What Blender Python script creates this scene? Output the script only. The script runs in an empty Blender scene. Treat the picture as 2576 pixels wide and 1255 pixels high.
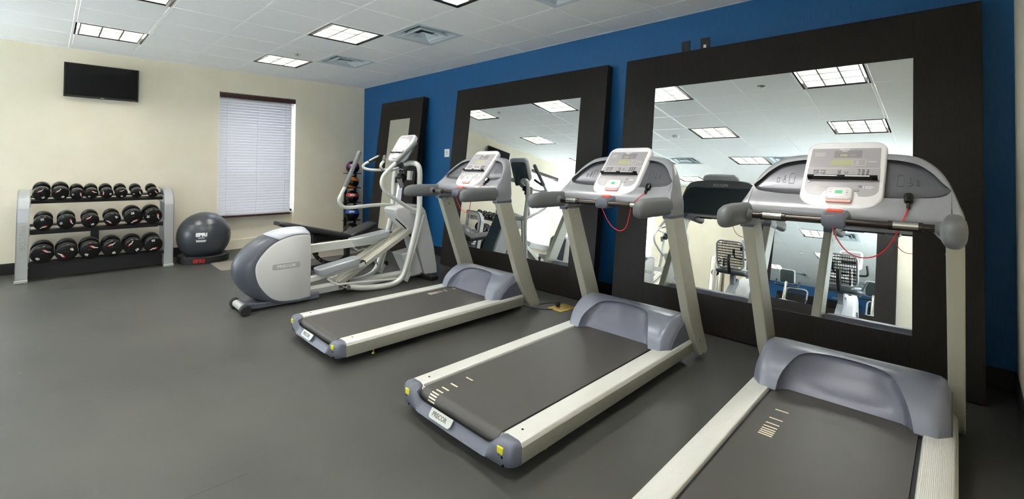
import bpy, bmesh, math, random
from mathutils import Vector, Matrix
random.seed(7)
PI = math.pi
SC = bpy.context.scene
COL = SC.collection
DG = lambda: bpy.context.evaluated_depsgraph_get()

# ------------------------------------------------------------------ materials
def lin(c):
    c = c / 255.0
    return c / 12.92 if c <= 0.04045 else ((c + 0.055) / 1.055) ** 2.4
def rgb(r, g, b): return (lin(r), lin(g), lin(b), 1.0)
MATS = {}
def pm(name, col, rough=0.5, metal=0.0, coat=0.0, spec=0.5, emit=None, es=0.0):
    m = bpy.data.materials.new(name); m.use_nodes = True
    b = m.node_tree.nodes['Principled BSDF']
    b.inputs['Base Color'].default_value = rgb(*col)
    b.inputs['Roughness'].default_value = rough
    b.inputs['Metallic'].default_value = metal
    b.inputs['Coat Weight'].default_value = coat
    b.inputs['Specular IOR Level'].default_value = spec
    if emit:
        b.inputs['Emission Color'].default_value = rgb(*emit)
        b.inputs['Emission Strength'].default_value = es
    MATS[name] = m
    return m
def nd(m, t, **kw):
    n = m.node_tree.nodes.new(t)
    for k, v in kw.items():
        if k in n.inputs: n.inputs[k].default_value = v
        else: setattr(n, k, v)
    return n
def lk(m, a, b): m.node_tree.links.new(a, b)
def bsdf(m): return m.node_tree.nodes['Principled BSDF']
def noise_color(m, c1, c2, scale=40, detail=4, coord='Object', lo=0.35, hi=0.65, stretch=None):
    tc = nd(m, 'ShaderNodeTexCoord')
    n = nd(m, 'ShaderNodeTexNoise', Scale=scale, Detail=detail)
    src = tc.outputs[coord]
    if stretch:
        mp = nd(m, 'ShaderNodeMapping'); mp.inputs['Scale'].default_value = stretch
        lk(m, src, mp.inputs['Vector']); src = mp.outputs['Vector']
    lk(m, src, n.inputs['Vector'])
    r = nd(m, 'ShaderNodeValToRGB')
    r.color_ramp.elements[0].position = lo; r.color_ramp.elements[0].color = rgb(*c1)
    r.color_ramp.elements[1].position = hi; r.color_ramp.elements[1].color = rgb(*c2)
    lk(m, n.outputs['Fac'], r.inputs['Fac'])
    lk(m, r.outputs['Color'], bsdf(m).inputs['Base Color'])
    return tc, n, r
def bump(m, fac, strength=0.2, dist=0.002):
    bp = nd(m, 'ShaderNodeBump', Strength=strength, Distance=dist)
    lk(m, fac, bp.inputs['Height']); lk(m, bp.outputs['Normal'], bsdf(m).inputs['Normal'])

def setup_materials():
    m = pm('cream_paint', (226, 219, 203), 0.75, spec=0.25)
    tc, n, r = noise_color(m, (229, 220, 198), (233, 225, 205), 3)
    n2 = nd(m, 'ShaderNodeTexNoise', Scale=180.0, Detail=2.0); lk(m, tc.outputs['Object'], n2.inputs['Vector'])
    bump(m, n2.outputs['Fac'], 0.08, 0.002)
    m = pm('blue_wallcovering', (14, 78, 126), 0.5, spec=0.4)
    tc, n, r = noise_color(m, (10, 80, 130), (18, 92, 145), 60, 3, stretch=(6, 1, 0.15))
    bump(m, n.outputs['Fac'], 0.06, 0.002)
    m = pm('ceiling_tile', (226, 229, 230), 0.9, spec=0.1)
    tc, n, r = noise_color(m, (239, 241, 242), (245, 246, 247), 90, 5)
    bump(m, n.outputs['Fac'], 0.15, 0.002)
    pm('grid_white', (246, 247, 247), 0.5)
    pm('grid_shadow', (110, 114, 116), 0.9, spec=0.1)
    m = pm('rubber_floor', (62, 62, 59), 0.45, spec=0.35)
    tc, n, r = noise_color(m, (60, 61, 58), (72, 72, 67), 1.1, 6, coord='Object', lo=0.3, hi=0.7)
    v = nd(m, 'ShaderNodeTexVoronoi', Scale=3.2)
    lk(m, tc.outputs['Object'], v.inputs['Vector'])
    sp = nd(m, 'ShaderNodeMath', operation='LESS_THAN'); sp.inputs[1].default_value = 0.012
    lk(m, v.outputs['Distance'], sp.inputs[0])
    # seams of the rolled rubber, one every 1.22 m
    sx = nd(m, 'ShaderNodeSeparateXYZ'); lk(m, tc.outputs['Object'], sx.inputs[0])
    ad = nd(m, 'ShaderNodeMath', operation='ADD'); ad.inputs[1].default_value = 20.05; lk(m, sx.outputs['X'], ad.inputs[0])
    dv = nd(m, 'ShaderNodeMath', operation='DIVIDE'); dv.inputs[1].default_value = 1.22; lk(m, ad.outputs[0], dv.inputs[0])
    fr = nd(m, 'ShaderNodeMath', operation='FRACT'); lk(m, dv.outputs[0], fr.inputs[0])
    ls = nd(m, 'ShaderNodeMath', operation='LESS_THAN'); ls.inputs[1].default_value = 0.0025; lk(m, fr.outputs[0], ls.inputs[0])
    nn = nd(m, 'ShaderNodeTexNoise', Scale=1.3); lk(m, tc.outputs['Object'], nn.inputs['Vector'])
    gt = nd(m, 'ShaderNodeMath', operation='GREATER_THAN'); gt.inputs[1].default_value = 0.5; lk(m, nn.outputs['Fac'], gt.inputs[0])
    ml = nd(m, 'ShaderNodeMath', operation='MULTIPLY'); lk(m, ls.outputs[0], ml.inputs[0]); lk(m, gt.outputs[0], ml.inputs[1])
    mx = nd(m, 'ShaderNodeMix', data_type='RGBA'); mx.inputs['B'].default_value = rgb(200, 195, 183)
    lk(m, r.outputs['Color'], mx.inputs['A']); lk(m, sp.outputs[0], mx.inputs['Factor'])
    mx2 = nd(m, 'ShaderNodeMix', data_type='RGBA'); mx2.inputs['B'].default_value = rgb(40, 40, 38)
    lk(m, mx.outputs['Result'], mx2.inputs['A']); lk(m, ml.outputs[0], mx2.inputs['Factor'])
    lk(m, mx2.outputs['Result'], bsdf(m).inputs['Base Color'])
    n3 = nd(m, 'ShaderNodeTexNoise', Scale=260.0, Detail=2.0); lk(m, tc.outputs['Object'], n3.inputs['Vector'])
    bump(m, n3.outputs['Fac'], 0.25, 0.001)
    pm('black_vinyl', (22, 22, 22), 0.5)
    m = pm('dark_wood', (43, 38, 35), 0.45, spec=0.25)
    tc, n, r = noise_color(m, (25, 21, 19), (34, 29, 26), 14, 6, stretch=(8, 8, 0.6))
    pm('mirror_silver', (238, 242, 242), 0.0, 1.0)
    pm('mirror_edge', (120, 140, 135), 0.2)
    m = pm('rail_silver', (214, 213, 206), 0.42, 0.25)
    tc = nd(m, 'ShaderNodeTexCoord'); w = nd(m, 'ShaderNodeTexWave', Scale=60.0); lk(m, tc.outputs['Object'], w.inputs['Vector'])
    sz = nd(m, 'ShaderNodeSeparateXYZ'); lk(m, tc.outputs['Normal'], sz.inputs[0])
    gz = nd(m, 'ShaderNodeMath', operation='GREATER_THAN'); gz.inputs[1].default_value = 0.9; lk(m, sz.outputs['Z'], gz.inputs[0])
    mu = nd(m, 'ShaderNodeMath', operation='MULTIPLY'); lk(m, w.outputs['Fac'], mu.inputs[0]); lk(m, gz.outputs[0], mu.inputs[1])
    bump(m, mu.outputs[0], 0.35, 0.0015)
    m = pm('brushed_alu', (186, 183, 168), 0.36, 0.55)
    noise_color(m, (180, 177, 163), (192, 189, 175), 30, 3, stretch=(1, 1, 12))
    pm('upright_paint', (190, 187, 171), 0.4, 0.3)
    pm('frame_paint', (205, 205, 198), 0.35, 0.2)
    pm('endcap_plastic', (94, 97, 108), 0.38)
    pm('hood_plastic', (130, 133, 146), 0.3, 0.1)
    pm('hood_panel_plastic', (102, 104, 118), 0.3, 0.1)
    pm('cowl_plastic', (140, 141, 145), 0.3, 0.1)
    pm('recess_plastic', (112, 113, 118), 0.26, 0.6)
    pm('arm_rubber', (98, 100, 101), 0.5)
    pm('bezel_white', (228, 225, 228), 0.25, coat=0.2)
    pm('overlay_grey', (160, 156, 159), 0.3, 0.05, coat=0.1)
    pm('overlay_dark', (146, 141, 145), 0.2, 0.05, coat=0.3)
    pm('overlay_line', (216, 214, 214), 0.4)
    pm('button_grey', (170, 168, 170), 0.25, 0.5)
    pm('lcd_green', (168, 170, 128), 0.3)
    pm('print_white', (225, 224, 222), 0.5)
    pm('print_dark', (84, 84, 80), 0.5)
    pm('gloss_black', (14, 14, 14), 0.15)
    pm('matte_black', (20, 20, 20), 0.5)
    m = pm('belt_black', (70, 68, 64), 0.42, spec=0.45)
    tc = nd(m, 'ShaderNodeTexCoord'); n = nd(m, 'ShaderNodeTexNoise', Scale=420.0, Detail=2.0); lk(m, tc.outputs['Object'], n.inputs['Vector'])
    bump(m, n.outputs['Fac'], 0.3, 0.0008)
    pm('belt_mark', (226, 212, 186), 0.6)
    pm('grip_chrome', (72, 66, 62), 0.22, 0.9)
    pm('chrome', (205, 203, 198), 0.12, 1.0)
    pm('brass', (196, 168, 88), 0.35, 0.75)
    pm('red_plastic', (226, 74, 28), 0.35)
    pm('red_cord', (206, 30, 40), 0.45)
    pm('reflection_pink', (214, 160, 152), 0.4)
    pm('key_green', (70, 190, 130), 0.4)
    pm('label_yellow', (222, 214, 40), 0.45)
    pm('badge_silver', (172, 174, 167), 0.35, 0.2)
    pm('side_cover_grey', (201, 199, 196), 0.32)
    pm('housing_grey', (80, 83, 91), 0.36)
    pm('housing_top', (178, 180, 188), 0.3)
    pm('pedal_grey', (172, 175, 177), 0.5)
    pm('shroud_grey', (190, 189, 188), 0.35)
    pm('ramp_alu', (196, 193, 180), 0.34, 0.5)
    pm('grip_grey', (112, 114, 114), 0.5)
    pm('rubber_black', (26, 26, 27), 0.6)
    pm('vinyl_pad', (46, 47, 49), 0.42)
    pm('rack_silver', (176, 178, 179), 0.35, 0.4)
    pm('rack_black', (24, 24, 24), 0.4)
    pm('urethane', (16, 16, 16), 0.22)
    pm('urethane_rim', (52, 52, 52), 0.3)
    pm('logo_red', (168, 30, 20), 0.4)
    m = pm('ball_grey', (62, 65, 70), 0.3)
    m = pm('mat_taupe', (126, 118, 108), 0.4)
    pm('tv_black', (10, 10, 11), 0.2, spec=0.2)
    pm('tv_bezel', (18, 18, 19), 0.3)
    pm('plate_dark', (24, 26, 30), 0.4)
    pm('plate_white', (226, 228, 226), 0.35)
    m = pm('blind_white', (214, 213, 217), 0.6)
    pm('walnut', (66, 40, 40), 0.35)
    pm('window_white', (232, 234, 238), 0.4)
    m = pm('window_glass', (235, 240, 242), 0.02)
    t = nd(m, 'ShaderNodeBsdfTransparent'); g = nd(m, 'ShaderNodeBsdfGlossy'); g.inputs['Roughness'].default_value = 0.0
    mx = nd(m, 'ShaderNodeMixShader'); mx.inputs['Fac'].default_value = 0.06
    lk(m, t.outputs[0], mx.inputs[1]); lk(m, g.outputs[0], mx.inputs[2]); lk(m, mx.outputs[0], m.node_tree.nodes['Material Output'].inputs['Surface'])
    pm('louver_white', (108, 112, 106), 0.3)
    pm('vent_white', (206, 216, 222), 0.4, 0.1)
    pm('vent_dark', (60, 74, 84), 0.7)
    pm('lamp_panel', (255, 255, 255), 0.5, emit=(255, 252, 246), es=LAMP)
    pm('stainless', (190, 184, 174), 0.2, 1.0)
    pm('bike_grey', (150, 152, 155), 0.4)
    pm('bike_dark', (70, 80, 83), 0.35)
    pm('mesh_grey', (150, 156, 162), 0.5)
    pm('paint_magenta', (116, 40, 92), 0.45); pm('paint_orange', (216, 118, 34), 0.45)
    pm('paint_red', (178, 44, 44), 0.45); pm('paint_blue', (26, 76, 158), 0.45)
    pm('ext_wall', (150, 150, 160), 0.9); pm('ext_ground', (196, 194, 188), 0.9)

# ------------------------------------------------------------------ mesh builder
def unit(v):
    v = Vector(v); return v.normalized()
def frame(d):
    d = unit(d); a = Vector((0, 0, 1)) if abs(d.z) < 0.9 else Vector((1, 0, 0))
    x = a.cross(d).normalized(); return x, d.cross(x), d
def catmull(pts, sub=6):
    P = [Vector(p) for p in pts]; out = []
    for i in range(len(P) - 1):
        p0 = P[i - 1] if i else P[0] * 2 - P[1]
        p1, p2 = P[i], P[i + 1]
        p3 = P[i + 2] if i + 2 < len(P) else P[-1] * 2 - P[-2]
        for k in range(sub):
            t = k / sub
            out.append(0.5 * ((2 * p1) + (p2 - p0) * t + (2 * p0 - 5 * p1 + 4 * p2 - p3) * t * t + (3 * p1 - p0 - 3 * p2 + p3) * t ** 3))
    out.append(P[-1]); return out

class B:
    def __init__(s): s.bm = bmesh.new()
    def v(s, p): return s.bm.verts.new(p)
    def f(s, vs):
        try: return s.bm.faces.new(vs)
        except ValueError: return None
    def box(s, x0, x1, y0, y1, z0, z1, M=None):
        c = [Vector((x, y, z)) for z in (z0, z1) for y in (y0, y1) for x in (x0, x1)]
        if M: c = [M @ p for p in c]
        q = [s.v(p) for p in c]
        for i in ((0, 2, 3, 1), (4, 5, 7, 6), (0, 1, 5, 4), (2, 6, 7, 3), (0, 4, 6, 2), (1, 3, 7, 5)): s.f([q[k] for k in i])
        return s
    def beam(s, a, b, w, h, up=(0, 0, 1)):
        a, b = Vector(a), Vector(b); d = (b - a).normalized(); u = Vector(up)
        x = d.cross(u).normalized(); u = x.cross(d)
        q = []
        for p in (a, b):
            for sx, sz in ((-1, -1), (1, -1), (1, 1), (-1, 1)): q.append(s.v(p + x * sx * w / 2 + u * sz * h / 2))
        for i in ((3, 2, 1, 0), (4, 5, 6, 7), (0, 1, 5, 4), (1, 2, 6, 5), (2, 3, 7, 6), (3, 0, 4, 7)): s.f([q[k] for k in i])
        return s
    def loft(s, loops, cap0=True, cap1=True, closed=True):
        R = [[s.v(p) for p in l] for l in loops]; n = len(R[0])
        for a, b in zip(R, R[1:]):
            for k in range(n if closed else n - 1):
                s.f([a[k], a[(k + 1) % n], b[(k + 1) % n], b[k]])
        if cap0 and closed: s.f(list(reversed(R[0])))
        if cap1 and closed: s.f(R[-1])
        return s
    def cyl(s, p0, p1, r0, r1=None, n=20):
        return s.tube([p0, p1], r0, n, rs=[r0, r0 if r1 is None else r1])
    def tube(s, pts, r, n=12, rs=None, sub=0, flat=1.0, cap=True):
        P = catmull(pts, sub) if sub else [Vector(p) for p in pts]
        if rs and sub:
            m = len(rs) - 1; rs = [rs[min(int(i / sub), m)] * (1 - (i / sub) % 1) + rs[min(int(i / sub) + 1, m)] * ((i / sub) % 1) for i in range(len(P))]
        x, y, d = frame(P[1] - P[0]); loops = []
        for i, p in enumerate(P):
            t = (P[min(i + 1, len(P) - 1)] - P[max(i - 1, 0)]).normalized()
            q = d.rotation_difference(t); x = q @ x; y = q @ y; d = t
            rr = rs[i] if rs else r
            loops.append([p + (x * math.cos(2 * PI * k / n) + y * math.sin(2 * PI * k / n) * flat) * rr for k in range(n)])
        return s.loft(loops, cap, cap)
    def lathe(s, prof, o=(0, 0, 0), d=(0, 0, 1), n=32):
        x, y, z = frame(d); o = Vector(o); R = []
        for r, h in prof:
            if r < 1e-6: R.append([s.v(o + z * h)])
            else: R.append([s.v(o + z * h + (x * math.cos(2 * PI * k / n) + y * math.sin(2 * PI * k / n)) * r) for k in range(n)])
        for a, b in zip(R, R[1:]):
            for k in range(n):
                k2 = (k + 1) % n
                if len(a) == 1 and len(b) == 1: continue
                if len(a) == 1: s.f([a[0], b[k2], b[k]])
                elif len(b) == 1: s.f([a[k], a[k2], b[0]])
                else: s.f([a[k], a[k2], b[k2], b[k]])
        return s
    def ball(s, o, r, n=32, m=18, sc=(1, 1, 1), d=(0, 0, 1)):
        return s.lathe([(r * math.sin(PI * i / m), -r * math.cos(PI * i / m)) for i in range(m + 1)], o, d, n)
    def prism(s, poly, axis, a0, a1):
        """poly in the two other axes in cyclic order: axis x -> (y,z), y -> (x,z), z -> (x,y)"""
        def pt(p, a):
            if axis == 'x': return (a, p[0], p[1])
            if axis == 'y': return (p[0], a, p[1])
            return (p[0], p[1], a)
        A = [s.v(pt(p, a0)) for p in poly]; C = [s.v(pt(p, a1)) for p in poly]; n = len(poly)
        s.f(A); s.f(list(reversed(C)))
        for k in range(n): s.f([A[(k + 1) % n], A[k], C[k], C[(k + 1) % n]])
        return s
    def plate(s, poly, M, t):
        """2D outline pushed by t along local z of M"""
        A = [s.v(M @ Vector((p[0], p[1], 0))) for p in poly]; C = [s.v(M @ Vector((p[0], p[1], t))) for p in poly]; n = len(poly)
        s.f(list(reversed(A))); s.f(C)
        for k in range(n): s.f([A[k], A[(k + 1) % n], C[(k + 1) % n], C[k]])
        return s
    def text(s, t, size, M, ext=0.0008, align='CENTER', bold=0.0, shear=0.0, sx=1.0):
        cu = bpy.data.curves.new('t', 'FONT'); cu.body = t; cu.size = size; cu.extrude = ext; cu.align_x = align; cu.align_y = 'CENTER'
        cu.offset = bold; cu.shear = shear; cu.resolution_u = 3
        ob = bpy.data.objects.new('t', cu); COL.objects.link(ob)
        me = bpy.data.meshes.new_from_object(ob.evaluated_get(DG()))
        me.transform(Matrix.Diagonal((sx, 1, 1, 1))); me.transform(M); s.bm.from_mesh(me)
        bpy.data.objects.remove(ob); bpy.data.curves.remove(cu); bpy.data.meshes.remove(me)
        return s
    def build(s, name, mat, parent=None, bev=0.0, seg=2, ang=38, smooth=True, mats=None, fix=True):
        bm = s.bm
        if fix: bmesh.ops.recalc_face_normals(bm, faces=bm.faces)
        me = bpy.data.meshes.new(name); bm.to_mesh(me); bm.free()
        me.materials.append(MATS[mat])
        if smooth:
            me.shade_smooth()
            me.set_sharp_from_angle(angle=math.radians(ang))
        o = bpy.data.objects.new(name, me); COL.objects.link(o)
        if parent: o.parent = parent
        if bev:
            b = o.modifiers.new('bevel', 'BEVEL'); b.width = bev; b.segments = seg; b.limit_method = 'ANGLE'; b.angle_limit = math.radians(40); b.harden_normals = False
        return o

def tag(o, label, cat, group=None, kind=None):
    if label: o['label'] = label
    if cat: o['category'] = cat
    if group: o['group'] = group
    if kind: o['kind'] = kind
    return o
def thing(name, label, cat, loc=(0, 0, 0), rz=0.0, group=None):
    o = bpy.data.objects.new(name, None); COL.objects.link(o)
    o.location = loc; o.rotation_euler = (0, 0, rz); o.empty_display_size = 0.1
    return tag(o, label, cat, group)
def struct(o): o['kind'] = 'structure'; return o
def dup(root, loc, rz, label, skip=()):
    r = root.copy(); COL.objects.link(r); r.location = loc; r.rotation_euler = (0, 0, rz); r['label'] = label
    for ch in list(root.children):
        if ch in skip: continue
        c = ch.copy(); COL.objects.link(c); c.parent = r
        for g in list(ch.children):
            d = g.copy(); COL.objects.link(d); d.parent = c
    return r
def rrect(w, h, r, n=6, cx=0.0, cy=0.0, rb=None):
    """rounded rectangle outline, radius r at the top and rb at the bottom, counter-clockwise"""
    rb = r if rb is None else rb; out = []
    for (sx, sy, a0, q) in ((1, 1, 0, r), (-1, 1, 90, r), (-1, -1, 180, rb), (1, -1, 270, rb)):
        for k in range(n + 1):
            a = math.radians(a0 + 90 * k / n)
            out.append((cx + sx * (w / 2 - q) + q * math.cos(a), cy + sy * (h / 2 - q) + q * math.sin(a)))
    return out
def interp(xs, ys, x):
    if x <= xs[0]: return ys[0]
    for i in range(len(xs) - 1):
        if x <= xs[i + 1]: return ys[i] + (ys[i + 1] - ys[i]) * (x - xs[i]) / (xs[i + 1] - xs[i])
    return ys[-1]
def basis(o, x, y, z):
    M = Matrix((Vector(x), Vector(y), Vector(z))).transposed().to_4x4(); M.translation = Vector(o); return M
CAMC = (7.7029135, -4.1942458, 1.3164449)
CAMF = (-0.7229087, 0.6907009, 0.0183113)
CAMR = (0.6909224, 0.7228402, 0.0113241)
CAMU = (0.0054146, -0.020838, 0.9997682)
EXPOSURE = 0.73
LAMP = 28.0
SKY = 9.0
SUN = 105.0
# ------------------------------------------------------------------ the room
W, L, H = 7.89, 8.37, 2.72          # x: TV wall to right wall, y: blue wall to opposite wall
ADDED_WIN4 = (-7.0, -4.9, 0.45, 1.55)      # made-up window behind the camera, added to brighten the ceiling
ADDED_WIN3 = (0.2, 1.75, 0.45, 2.2)      # made-up window in the opposite wall, out of view, added for daylight
T = 0.6096; GX, GY = -0.3166, -0.367
gx = lambda i: GX + T * i
gy = lambda j: GY - T * j
WY0, WY1, WZ = -2.365, -1.245, 2.385   # window recess
WINDOWS = [(-2.365, -1.245), (-6.155, -5.035)]   # the second one is seen in the middle mirror
LIGHTS = [(i, j) for i in (2, 5, 8, 11) for j in (2, 5, 8, 11)]
VENTS = [(6, 1), (3, 1), (9, 1), (6, 8), (9, 8)]

def build_room():
    b = B(); b.box(-0.5, W + 0.2, -L - 0.2, 0.2, -0.1, 0.0); struct(b.build('floor', 'rubber_floor'))
    # TV wall with the full-height window recess
    b = B()
    for y0, y1 in ((-L - 0.2, WINDOWS[1][0]), (WINDOWS[1][1], WINDOWS[0][0]), (WINDOWS[0][1], 0.2)): b.box(-0.16, 0, y0, y1, 0, H + 0.1)
    for y0, y1 in WINDOWS: b.box(-0.16, 0, y0, y1, WZ, H + 0.1); b.box(-0.16, -0.12, y0, y1, 0, 0.54)
    struct(b.build('wall_left', 'cream_paint', smooth=False))
    b = B(); b.box(-0.16, W + 0.2, 0.0, 0.15, 0, H + 0.1); struct(b.build('wall_back', 'blue_wallcovering', smooth=False))
    b = B(); V0, V1, U0, U1 = ADDED_WIN4
    b.box(W, W + 0.15, -L - 0.2, V0, 0, H + 0.1).box(W, W + 0.15, V1, 0.0, 0, H + 0.1).box(W, W + 0.15, V0, V1, 0, U0).box(W, W + 0.15, V0, V1, U1, H + 0.1)
    struct(b.build('wall_right', 'cream_paint', smooth=False))
    b = B(); m = (V0 + V1) / 2
    for y0, y1, z0, z1 in ((V0, V0 + .05, U0, U1), (V1 - .05, V1, U0, U1), (V0, V1, U0, U0 + .05), (V0, V1, U1 - .05, U1), (m - .03, m + .03, U0, U1)): b.box(W + .06, W + .12, y0, y1, z0, z1)
    w4 = struct(b.build('window_4', 'window_white', bev=0.004))  # added window, lets extra daylight onto the ceiling
    B().box(W + .086, W + .094, V0 + .04, V1 - .04, U0 + .04, U1 - .04).build('window_pane', 'window_glass', w4)
    b = B(); X0, X1, Z0, Z1 = ADDED_WIN3
    b.box(-0.16, X0, -L - 0.15, -L, 0, H + 0.1).box(X1, W + 0.2, -L - 0.15, -L, 0, H + 0.1).box(X0, X1, -L - 0.15, -L, 0, Z0).box(X0, X1, -L - 0.15, -L, Z1, H + 0.1)
    struct(b.build('wall_front', 'cream_paint', smooth=False))
    b = B(); m = (X0 + X1) / 2
    for x0, x1, z0, z1 in ((X0, X0 + .05, Z0, Z1), (X1 - .05, X1, Z0, Z1), (X0, X1, Z0, Z0 + .05), (X0, X1, Z1 - .05, Z1), (m - .03, m + .03, Z0, Z1)): b.box(x0, x1, -L - .12, -L - .06, z0, z1)
    w3 = struct(b.build('window_3', 'window_white', bev=0.004))  # unseen window, added as a daylight source
    B().box(X0 + .04, X1 - .04, -L - .094, -L - .086, Z0 + .04, Z1 - .04).build('window_pane', 'window_glass', w3)
    # baseboards
    def board(name, x0, x1, y0, y1):
        b = B(); b.box(x0, x1, y0, y1, 0, 0.13); return b.build(name, 'black_vinyl', bev=0.004)
    struct(board('baseboard_back', 0.012, W, -0.012, 0)); struct(board('baseboard_right', W - 0.012, W, -L, -0.012))
    struct(board('baseboard_front', 0.012, W - 0.012, -L, -L + 0.012))
    o = B()
    for y0, y1 in ((-L, WINDOWS[1][0]), (WINDOWS[1][1], WINDOWS[0][0]), (WINDOWS[0][1], 0)): o.box(0, 0.012, y0, y1, 0, 0.13)
    struct(o.build('baseboard_left', 'black_vinyl', bev=0.004))
    for n, (WY0, WY1) in enumerate(WINDOWS):
        b = B(); b.box(-0.12, -0.105, WY0, WY1, 0, 0.145); b.box(-0.12, -0.11, WY0, WY1, 0.145, 0.155)
        struct(b.build('trim_%d' % (3 + n), 'cream_paint', bev=0.003))
        # window frame, sill and glass
        w = struct(B().box(-0.15, -0.095, WY0, WY0 + 0.05, 0.54, WZ).box(-0.15, -0.095, WY1 - 0.05, WY1, 0.54, WZ)
                   .box(-0.15, -0.095, WY0, WY1, WZ - 0.05, WZ).box(-0.15, -0.095, WY0, WY1, 0.54, 0.58)
                   .box(-0.145, -0.10, WY0, WY1, 1.16, 1.21).build('window_%d' % (1 + n), 'window_white', bev=0.004))
        B().box(-0.13, -0.122, WY0 + 0.04, WY1 - 0.04, 0.56, WZ - 0.04).build('window_pane', 'window_glass', w)
        B().box(-0.12, -0.075, WY0 + 0.001, WY1 - 0.001, 0.522, 0.540).build('window_sill', 'cream_paint', w, bev=0.004)
    # outside, seen only through gaps of the blind
    B().box(-4.0, -1.3, -4.4, 4, -0.5, 9.0).build('shading_building', 'ext_wall', smooth=False)['kind'] = 'structure'  # set close and tall to shade the blind of the first window
    B().box(-9, 18, -18, 8, -0.7, -0.5).build('ground_outside', 'ext_ground', smooth=False)['kind'] = 'structure'
    # ceiling: slab above, tiles hung in a grid, holes for lamps and vents
    holes = set(LIGHTS) | set(VENTS)
    b = B(); b.box(-0.16, W + 0.2, -L - 0.2, 0.2, H + 0.22, H + 0.3)
    for i in range(0, 14):
        for j in range(-1, 15):
            if (i, j) in holes: continue
            x0, x1 = max(gx(i), 0), min(gx(i + 1), W); y1, y0 = min(gy(j), 0), max(gy(j + 1), -L)
            if x1 - x0 < 0.03 or y1 - y0 < 0.03: continue
            b.box(x0 + 0.0145, x1 - 0.0145, y0 + 0.0145, y1 - 0.0145, H, H + 0.015)
    struct(b.build('ceiling', 'ceiling_tile', smooth=False))
    b = B()
    for j in range(0, 15):
        if gy(j) > -L: b.box(0, W, gy(j) - 0.012, gy(j) + 0.012, H - 0.001, H + 0.012)
    for i in range(1, 14):
        if gx(i) < W: b.box(gx(i) - 0.012, gx(i) + 0.012, -L, 0, H - 0.0012, H + 0.0118)
    b.box(0, 0.022, -L, 0, H - 0.002, H + 0.012); b.box(W - 0.022, W, -L, 0, H - 0.002, H + 0.012)
    b.box(0, W, -0.022, 0, H - 0.002, H + 0.012); b.box(0, W, -L, -L + 0.022, H - 0.002, H + 0.012)
    struct(b.build('trim_2', 'grid_white', smooth=False))

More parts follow.
